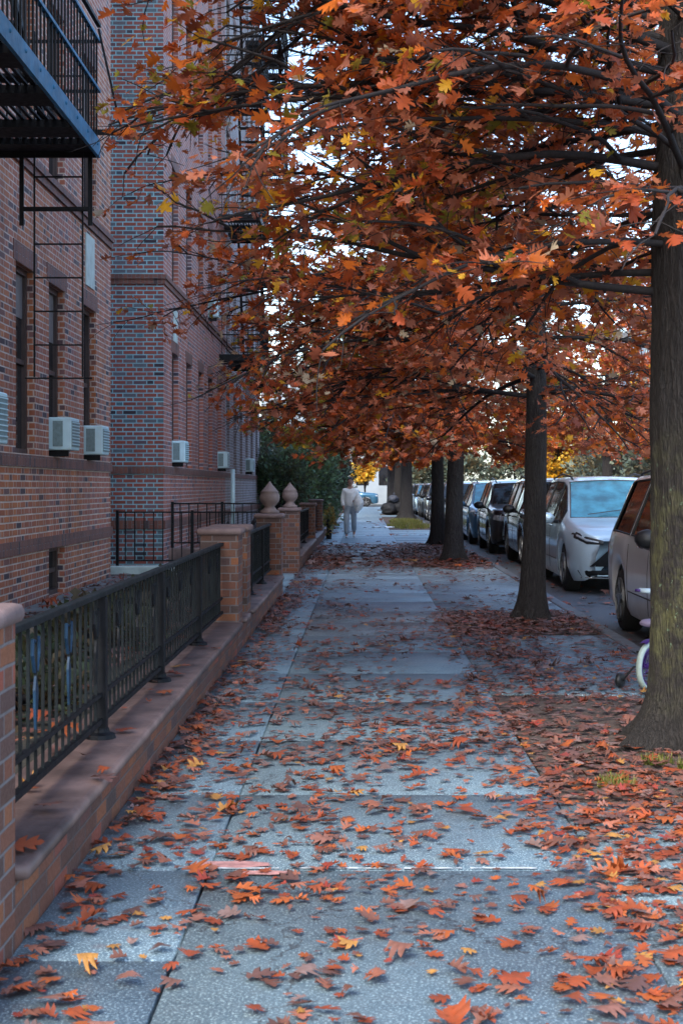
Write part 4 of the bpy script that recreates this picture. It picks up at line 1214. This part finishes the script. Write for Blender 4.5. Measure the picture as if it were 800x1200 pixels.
suv = dict(van); suv.update(L=4.75, rw=3.72,
  ys=[0, .03, .09, .2, .35, .6, .95, 1.2, 1.42, 1.6, 1.8, 2.0, 2.12, 2.3, 2.38, 2.5, 2.9, 3.2, 3.3, 3.7, 4.1, 4.3, 4.45, 4.55, 4.65, 4.75],
  zt=[(0, .92), (.03, .98), (.09, 1.02), (.2, 1.06), (.6, 1.10), (1.2, 1.14), (1.42, 1.17), (2.0, 1.62), (2.12, 1.68), (2.5, 1.75), (3.3, 1.77), (4.2, 1.74), (4.45, 1.68), (4.55, 1.45), (4.65, 1.15), (4.75, .95)],
  belt=[(0, .70), (.1, .86), (.3, .95), (1.2, 1.04), (2.5, 1.08), (4.75, 1.12)],
  w=[(0, .70), (.03, .80), (.09, .87), (.2, .92), (.4, .955), (1.2, .97), (4.2, .965), (4.55, .92), (4.75, .82)],
  wr=[(0, .66), (.09, .80), (.3, .87), (1.2, .89), (1.42, .87), (2.0, .76), (2.5, .73), (4.2, .72), (4.75, .75)],
  zb=[(0, .34), (.1, .26), (.5, .24), (4.3, .28), (4.75, .42)],
  ws=(1.42, 2.12), rg=(4.45, 4.65), sw=[(1.6, 2.3), (2.38, 3.2), (3.3, 4.1)], mirror=(1.78, 1.14), handles=[2.2, 3.1], seams=[1.4, 2.34, 3.24], rail=(2.3, 4.4), wheel=.365, black_mirror=True, dark_screen=True)
suv['strips'] = [s for s in van['strips'] if s[0] not in ('intake_trim', 'rub_strip')]
suv['strips'] = [('headlight', 'lens', [(.55, .90), (.74, .91), (.88, .95)], [(.55, .78), (.74, .79), (.90, .82)], 'front', .014, True)] + [s for s in suv['strips'] if not s[0].startswith('headlight')]
RZ = -.10
whitevan = car(van_old, M['white'], 'dusty white minivan with dark mirror, half hidden behind the nearest trunk', (3.82, 11.85, RZ))
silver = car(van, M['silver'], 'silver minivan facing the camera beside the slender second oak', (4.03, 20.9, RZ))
suv1 = car(suv, M['black'], 'black SUV parked behind the silver minivan', (4.08, 27.3, RZ))
suv2 = car(suv, M['dark'], 'near-black SUV parked behind the black SUV, ahead of the teal blue minivan', (3.95, 33.2, RZ))
def carcopy(src, mat, label, loc, group='cars parked along the kerb', rot=0):
    c = copy_tree(src); c.location = loc; c['label'] = label; c['group'] = group; c.rotation_euler.z = rot
    for ch in children(c):
        if ch.name.split('.')[0] in ('body', 'mirror', 'door_handle') and mat is not None and ch.data.materials[0] in (M['black'], M['silver'], M['white'], M['dark']):
            ch.data = ch.data.copy(); ch.data.materials[0] = mat
    return c
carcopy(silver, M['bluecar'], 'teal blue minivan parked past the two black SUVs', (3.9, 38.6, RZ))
carcopy(suv1, M['black'], 'black SUV seen between the third and fourth trunks', (3.95, 46.5, RZ))
carcopy(suv2, M['dark'], 'dark SUV near the start of the grass strip', (3.9, 52.6, RZ))
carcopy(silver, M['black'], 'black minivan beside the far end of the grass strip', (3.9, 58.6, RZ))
carcopy(suv1, M['greycar'], 'grey SUV by the stout far oak', (3.9, 65.0, RZ))
carcopy(suv2, M['dark'], 'dark SUV behind the stout far oak', (3.9, 72, RZ))
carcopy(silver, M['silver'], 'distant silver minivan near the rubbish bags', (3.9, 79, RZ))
carcopy(suv1, M['black'], 'farthest black SUV before the cross street', (3.9, 87, RZ))
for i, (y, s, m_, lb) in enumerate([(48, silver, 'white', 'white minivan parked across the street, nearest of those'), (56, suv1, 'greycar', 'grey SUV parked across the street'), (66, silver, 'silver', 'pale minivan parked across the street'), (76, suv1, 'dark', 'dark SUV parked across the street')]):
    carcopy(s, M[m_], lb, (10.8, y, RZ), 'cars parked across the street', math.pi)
carcopy(suv1, M['bluecar'], 'blue car crossing the far end of the pavement', (1.2, 112.5, RZ), 'cars at the cross street', math.pi / 2)

# ---------------------------------------------------------------- child's bicycle behind the nearest trunk
def bicycle(loc, yaw):
    t = empty('child_bicycle', (0, 0, 0), 'small purple child bicycle with white tyres and training wheels, leaning behind the nearest trunk', 'bicycle')
    pu = simple('purple_paint', (.07, .03, .18), .35, 0, .2, 10); wt = simple('white_rubber', (.40, .50, .44), .7, 0, .12, 20)
    tl = simple('teal_plastic', (.05, .25, .38), .4, 0, .2, 10); pw = simple('white_plastic', (.55, .68, .72), .4, 0, .1, 10); pk = simple('lilac_plastic', (.26, .22, .32), .5)
    r = .172
    def wheel(y):
        w = MB()
        w.lathe([(r - .012, -.022), (r + .002, -.018), (r + .006, 0), (r + .002, .018), (r - .012, .022), (r - .026, .016), (r - .026, -.016), (r - .012, -.022)], (0, y, r), 40, 'x', False)
        ty = w.build('tyre', wt, t, True, uv=False)
        q = MB(); q.lathe([(r - .026, -.012), (r - .026, .012), (r - .044, .012), (r - .044, -.012), (r - .026, -.012)], (0, y, r), 36, 'x', False)
        q.tube([(-.04, y, r), (.04, y, r)], .018, 10)
        for k in range(14):
            a = 2 * math.pi * k / 14
            q.tube([(.02 * (-1) ** k, y, r), (0, y + (r - .035) * math.cos(a), r + (r - .035) * math.sin(a))], .0022, 4)
        q.build('rim', pu, ty, False, uv=False)
    wheel(0); wheel(.56)
    f = MB()
    f.tube([(0, .20, .20), (0, .10, .40), (0, .085, .47)], .015, 10); f.tube([(0, .46, .47), (0, .20, .22)], .018, 10); f.tube([(0, .45, .52), (0, .11, .40)], .014, 10)
    for s in (-1, 1):
        f.tube([(s * .05, 0, r), (s * .025, .2, .2)], .010, 8); f.tube([(s * .05, 0, r), (s * .02, .10, .39)], .009, 8)
        f.tube([(s * .05, .56, r), (s * .045, .49, .38), (0, .465, .42)], .012, 8)
    f.tube([(0, .47, .40), (0, .445, .60)], .016, 10)
    f.build('frame', pu, t, True, uv=False)
    h = MB().tube([(-.25, .38, .70), (-.16, .42, .69), (-.06, .45, .61), (.06, .45, .61), (.16, .42, .69), (.25, .38, .70)], .011, 8); hb = h.build('handlebar', pw, t, True, uv=False)
    for s in (-1, 1):
        MB().tube([(s * .17, .415, .692), (s * .27, .37, .70)], .02, 10).build('grip', pw, hb, True, uv=False)
        MB().lathe([(.026, 0), (.026, .02)], (s * .275, .365, .69), 12).build('grip_end', pu, hb, True, uv=False)
    sd = MB().lathe([(.01, -.12), (.06, -.11), (.085, -.06), (.06, .02), (.03, .10), (.01, .13)], (0, 0, 0), 14, 'y'); sd.v = [(p[0], .075 + p[1], .49 + p[2] * .38) for p in sd.v]
    sd.build('saddle', pk, t, True, uv=False)
    fd = MB(); pts = [(0, .0 + (r + .03) * math.cos(a), r + (r + .03) * math.sin(a)) for a in np.linspace(.4, 2.05, 12)]
    v = [];ff = []
    for p in pts: v += [(-.03, p[1], p[2] - .006), (0, p[1], p[2] + .004), (.03, p[1], p[2] - .006)]
    for i in range(11): ff += [(3*i, 3*i+1, 3*i+4, 3*i+3), (3*i+1, 3*i+2, 3*i+5, 3*i+4)]
    fd.add(v, ff).build('mudguard', pu, t, True, uv=False)
    MB().lathe([(.085, -.008), (.085, .008)], (.05, .2, .2), 20, 'x').build('chain_guard', tl, t, False, uv=False)
    MB().box(-.11, .11, .55, .70, .46, .58, .03).build('basket', tl, t)
    for s in (-1, 1):
        MB().tube([(s * .05, 0, r), (s * .12, -.01, r - .01), (s * .19, -.02, .07), (s * .20, -.02, .055)], .008, 6).build('training_arm', M['blackplastic'], t, True, uv=False)
        MB().lathe([(.03, -.02), (.052, -.016), (.055, 0), (.052, .016), (.03, .02)], (s * .225, -.02, .056), 20, 'x').build('training_wheel', M['blackplastic'], t, True, uv=False)
        MB().tube([(0, .2, .2), (s * .07, .2, .2), (s * .07, .2 + s * .08, .2 - s * .06)], .008, 6).build('crank', pu, t, True, uv=False)
        MB().box(s * .11 - .04, s * .11 + .04, .2 + s * .08 - .03, .2 + s * .08 + .03, .19 - s * .06, .21 - s * .06).build('pedal', M['blackplastic'], t)
    t.location = loc; t.rotation_euler.z = yaw
bicycle((2.10, 10.45, .004), R(-38))

# ---------------------------------------------------------------- walking person
def skin_obj(name, verts, edges, radii, mat, parent, root=0, sub=2):
    me = bpy.data.meshes.new(name); o0 = ORG.get(parent, Vector())
    me.from_pydata([tuple(Vector(v)) for v in verts], edges, []); me.update()
    o = link(name, me, mat, parent)
    md = o.modifiers.new('skin', 'SKIN'); md.use_smooth_shade = True
    sv_ = me.skin_vertices[0].data if me.skin_vertices else None
    for i, r in enumerate(radii):
        rr = r if hasattr(r, '__len__') else (r, r)
        me.skin_vertices[0].data[i].radius = rr
        me.skin_vertices[0].data[i].use_root = (i == root)
    sb = o.modifiers.new('sub', 'SUBSURF'); sb.levels = sub; sb.render_levels = sub
    return o
def person(loc, yaw):
    t = empty('person', (0, 0, 0), 'walking person in white jacket and pale trousers carrying a bundled white coat', 'person')
    skin = simple('skin', (.36, .20, .15), .55, 0, .1, 20); jac = simple('white_jacket', (.86, .88, .88), .8, 0, .1, 8, .3); tr = simple('pale_trousers', (.36, .41, .45), .8, 0, .15, 8, .3)
    hair = simple('dark_hair', (.012, .011, .012), .6); shoe = simple('white_shoes', (.5, .55, .58), .6); coat = simple('bundled_coat', (.84, .84, .80), .85, 0, .12, 10, .4)
    # facing -Y (towards the camera)
    B = [(0, 0, .92), (0, 0, 1.10), (0, -.01, 1.30), (0, -.005, 1.42), (0, -.01, 1.50), (0, -.025, 1.58), (0, -.03, 1.66), (0, -.02, 1.70),
         (.165, 0, 1.39), (.215, .03, 1.13), (.20, -.03, .90), (.19, -.05, .82),
         (-.165, 0, 1.39), (-.23, -.02, 1.13), (-.19, -.20, 1.08), (-.15, -.25, 1.08),
         (.09, -.01, .86), (.108, -.135, .49), (.107, -.09, .09), (.11, -.21, .05),
         (-.09, .01, .86), (-.098, .045, .50), (-.107, .28, .18), (-.108, .19, .07)]
    Rd = [(.145, .105), (.13, .10), (.155, .105), (.10, .075), (.052, .055), (.072, .085), (.078, .092), (.055, .065), (.055, .055), (.042, .042), (.032, .032), (.035, .022),
          (.055, .055), (.042, .042), (.032, .032), (.035, .022), (.085, .085), (.058, .058), (.04, .042), (.035, .03), (.085, .085), (.058, .058), (.04, .042), (.035, .03)]
    E = [(0, 1), (1, 2), (2, 3), (3, 4), (4, 5), (5, 6), (6, 7), (3, 8), (8, 9), (9, 10), (10, 11), (3, 12), (12, 13), (13, 14), (14, 15), (0, 16), (16, 17), (17, 18), (18, 19), (0, 20), (20, 21), (21, 22), (22, 23)]
    body = skin_obj('body', B, E, Rd, skin, t)
    # fingers
    fg = MB()
    for (hx, hy, hz, dx, dy, dz) in ((.19, -.055, .80, 0, -.25, -1), (-.13, -.26, 1.08, 1, -.1, -.2)):
        d = Vector((dx, dy, dz)).normalized(); s = d.cross(Vector((0, 1, .1))).normalized()
        for k, ln in enumerate((.06, .072, .068, .052)):
            p = Vector((hx, hy, hz)) + s * (k - 1.5) * .018
            fg.tube([p, p + d * ln * .5, p + d * ln * .85 + Vector((0, .014, 0)), p + d * ln + Vector((0, .03, 0))], [.009, .0085, .008, .006], 6)
        p = Vector((hx, hy, hz)) - s * .03 - d * .04
        fg.tube([p, p - s * .03 + d * .02, p - s * .035 + d * .05], [.011, .010, .007], 6)
    fg.build('fingers', skin, body, True, uv=False)
    J = [(0, 0, .84), (0, 0, 1.08), (0, -.01, 1.28), (0, 0, 1.41), (0, 0, 1.455), (.17, 0, 1.385), (.225, .03, 1.13), (.208, -.02, .92), (-.17, 0, 1.385), (-.24, -.02, 1.12), (-.19, -.19, 1.08)]
    skin_obj('jacket', J, [(0, 1), (1, 2), (2, 3), (3, 4), (3, 5), (5, 6), (6, 7), (3, 8), (8, 9), (9, 10)], [(.185, .135), (.175, .13), (.19, .135), (.125, .095), (.075, .07), (.078, .078), (.066, .066), (.055, .055), (.078, .078), (.066, .066), (.055, .055)], jac, t, 0)
    Tt = [(0, 0, 1.0), (0, 0, .88), (.098, -.01, .80), (.112, -.135, .49), (.108, -.085, .10), (-.098, .01, .80), (-.10, .045, .50), (-.108, .27, .20)]
    skin_obj('trousers', Tt, [(0, 1), (1, 2), (2, 3), (3, 4), (1, 5), (5, 6), (6, 7)], [(.155, .115), (.15, .12), (.10, .11), (.076, .085), (.062, .07), (.10, .11), (.076, .085), (.062, .07)], tr, t, 0)
    for (p, q) in (((.108, -.07, .05), (.112, -.24, .04)), ((-.108, .29, .13), (-.108, .14, .035))):
        skin_obj('shoe', [p, tuple((Vector(p) + Vector(q)) / 2), q], [(0, 1), (1, 2)], [(.045, .045), (.045, .04), (.038, .03)], shoe, t, 0)
    h = MB().lathe([(.02, .112), (.06, .10), (.085, .06), (.096, .01), (.09, -.04), (.078, -.075)], (0, -.012, 1.645), 20, 'z')
    h.v = [(p[0] * .92, p[1] * 1.05 + (.02 if p[2] < 1.68 else 0), p[2]) for p in h.v if True]
    h.f = [f_ for f_ in h.f if not (sum(h.v[i][1] for i in f_) / len(f_) < -.045 and sum(h.v[i][2] for i in f_) / len(f_) < 1.70)]; h.mi = h.mi[:len(h.f)]
    h.build('hair', hair, t, True, uv=False)
    fc = MB()
    fc.tube([(0, -.105, 1.66), (0, -.128, 1.622), (0, -.11, 1.615)], [.010, .014, .010], 6)
    for s in (-1, 1): fc.lathe([(.006, -.02), (.018, 0), (.006, .02)], (s * .078, -.02, 1.635), 8)
    fc.build('face_features', skin, body, True, uv=False)
    ey = MB()
    for s in (-1, 1): ey.lathe([(.002, -.006), (.012, 0), (.002, .006)], (s * .032, -.106, 1.657), 8, 'y')
    ey.tube([(-.025, -.108, 1.592), (0, -.113, 1.59), (.025, -.108, 1.592)], .005, 5)
    ey.build('eyes_and_mouth', hair, body, True, uv=False)
    t.location = loc; t.rotation_euler.z = yaw
    # the coat hangs over the bent arm: a thing of its own
    rngc = random.Random(4)
    c = MB(); v = []; f = []
    n, k = 22, 16
    for i in range(n + 1):
        s = i / n
        for j in range(k):
            a = 2 * math.pi * j / k
            rx = (.06 + .13 * math.sin(math.pi * min(1, s * 1.05)) ** .8) * (1 + .18 * noise.noise(Vector((math.cos(a) * 2, math.sin(a) * 2, s * 6))))
            ry = (.05 + .07 * math.sin(math.pi * s)) * (1 + .25 * noise.noise(Vector((math.cos(a) * 3, math.sin(a) * 3, s * 8 + 4))))
            v.append((-.17 + .08 * (s - .5) - .07 * math.sin(s * 2) + .78 * rx * math.cos(a), -.235 + ry * math.sin(a), 1.25 - .50 * s + .05 * noise.noise(Vector((a, s * 5, 1)))))
    for i in range(n):
        for j in range(k):
            q = (j + 1) % k
            f.append((i*k+j, i*k+q, i*k+k+q, i*k+k+j))
    f += [tuple(range(k)), tuple(range(n*k, n*k+k))[::-1]]
    c.add([(-p[0] * 1 + loc[0], p[1] + loc[1], p[2] + loc[2]) for p in v], f)
    tag(c.build('folded_coat', coat, None, True, uv=False), 'bundled white coat carried over the arm of the walking person', 'coat')
    t.scale.x = -1
person((-.36, 41.0, .0), 0)

# ---------------------------------------------------------------- small far things
def bag(loc, s, mat, label, seed):
    v = []; f = []; n, k = 14, 20
    for i in range(n + 1):
        th = math.pi * i / n
        for j in range(k):
            a = 2 * math.pi * j / k
            r = math.sin(th) ** .8 * (1 + .34 * noise.noise(Vector((math.cos(a) * 2, math.sin(a) * 2, th * 2 + seed))))
            v.append((loc[0] + s * r * math.cos(a), loc[1] + s * r * math.sin(a), loc[2] + s * .85 * (1 - math.cos(th)) * .9))
    for i in range(n):
        for j in range(k):
            q = (j + 1) % k; f.append((i*k+j, i*k+q, i*k+k+q, i*k+k+j))
    v2 = MB().add(v, f)
    v2.tube([(loc[0], loc[1], loc[2] + s * 1.48), (loc[0] + .02, loc[1], loc[2] + s * 1.7), (loc[0] + .08, loc[1], loc[2] + s * 1.85)], [s * .12, s * .10, s * .22], 10)
    tag(v2.build('rubbish_bag', mat, None, True, uv=False), label, 'rubbish bag', 'rubbish bags')
bb = simple('black_bag', (.010, .011, .014), .75, 0, .3, 8); gb = simple('grey_bag', (.05, .06, .085), .7, 0, .2, 8)
bag((1.35, 75.0, 0), .42, bb, 'black rubbish bag at the pavement side of the far heap', 1); bag((1.85, 75.4, 0), .45, bb, 'black rubbish bag by the far trunk, under the slate-coloured bag', 2); bag((1.6, 75.2, .62), .28, gb, 'slate-coloured rubbish bag on top of the far dark heap', 3)
bag((-2.55, 26.4, .25), .3, bb, 'black rubbish bag behind the thin entrance railings, nearer', 4); bag((-2.1, 27.2, .25), .34, bb, 'black rubbish bag behind the first finial pier', 5)
for i, (x, y, lb) in enumerate([(.98, 51.2, 'scrap of white paper at the near edge of the grass strip'), (.55, 51.6, 'small white paper scrap lying left of another on the far pavement')]):
    rr = random.Random(i); v = []
    for q in range(4):
        for p in range(4): v.append((x + .11 * p - .2 + rr.uniform(-.03, .03), y + .12 * q, .006 + rr.uniform(0, .05)))
    tag(MB().add(v, [(4*q+p, 4*q+p+1, 4*q+p+5, 4*q+p+4) for q in range(3) for p in range(3)]).build('paper_scrap', simple('paper', (.75, .78, .8), .8), None, False), lb, 'litter')
# buildings across the street and at the far end
def plain_block(label, x0, x1, y0, y1, zt, mat, wx, side='x'):
    t = empty('far_building', ((x0 + x1) / 2, (y0 + y1) / 2, 0), label, 'building', 'far buildings')
    MB().box(x0, x1, y0, y1, -.1, zt).build('wall', mat, t)
    MB().box(x0 - .2, x1 + .2, y0 - .2, y1 + .2, zt, zt + .5).build('cornice', M['brownstone'], t)
    for wxp in wx:
        z = 1.6
        while z < zt - 2:
            if side == 'x': m = MB().box(x0 - .03, x0 + .1, wxp, wxp + 1.1, z, z + 1.7)
            else: m = MB().box(wxp, wxp + 1.1, y0 - .03, y0 + .1, z, z + 1.7)
            m.build('window', M['pane'], t); z += 3.2
            
    return t
pg = simple('grey_render', (.26, .29, .33), .8, 0, .12, 1)
plain_block('grey brick block across the street behind the trees, nearer', 22, 34, 40, 74, 12.5, M['brick3'], [44, 48, 52, 56, 60, 64, 68])
plain_block('grey block across the street behind the trees, farther', 23, 36, 76, 128, 14.5, pg, [80, 85, 90, 95, 100, 105, 110, 115])
plain_block('pale building closing the far end of the pavement', -9, 4.2, 126, 136, 11, simple('pale_render', (.26, .30, .33), .8, 0, .1, 1), [-6, -3, -.6, 1.4, 2.9], 'y')

# ---------------------------------------------------------------- light, sky, camera
EL, ROT = 42, 200
w = bpy.data.worlds.new('World'); scene.world = w; w.use_nodes = True
nt = w.node_tree; nt.nodes.clear()
sky = nt.nodes.new('ShaderNodeTexSky'); sky.sky_type = 'NISHITA'; sky.sun_disc = False
sky.sun_elevation = R(EL); sky.sun_rotation = R(ROT); sky.air_density = 1.0; sky.dust_density = 1.6; sky.ozone_density = 1.8
bg = nt.nodes.new('ShaderNodeBackground'); bg.inputs[1].default_value = .15
wo = nt.nodes.new('ShaderNodeOutputWorld')
nt.links.new(sky.outputs[0], bg.inputs[0]); nt.links.new(bg.outputs[0], wo.inputs[0])
sd = bpy.data.lights.new('Sun', 'SUN'); sd.energy = 1.3; sd.angle = R(25); sd.color = (1, .95, .88)
so = bpy.data.objects.new('Sun', sd); C.objects.link(so)
az = R(ROT); dirv = Vector((math.sin(az) * math.cos(R(EL)), math.cos(az) * math.cos(R(EL)), math.sin(R(EL))))
so.rotation_euler = (-dirv).to_track_quat('-Z', 'Y').to_euler()
cam = bpy.data.cameras.new('Camera'); co = bpy.data.objects.new('Camera', cam); C.objects.link(co)
co.location = (0, 0, 1.5); co.rotation_euler = (R(90), 0, 0)
cam.lens = 50; cam.sensor_width = 36; cam.sensor_fit = 'AUTO'
cam.shift_x = -25 / 1200; cam.shift_y = -30 / 1200
cam.clip_start = .1; cam.clip_end = 2000
cam.dof.use_dof = True; cam.dof.focus_distance = 14; cam.dof.aperture_fstop = 8
scene.camera = co
scene.view_settings.view_transform = 'Standard'; scene.view_settings.look = 'None'; scene.view_settings.gamma = 1
scene.view_settings.exposure = 1.92
scene.cycles.max_bounces = 8; scene.cycles.transparent_max_bounces = 8
scene.cycles.use_denoising = True
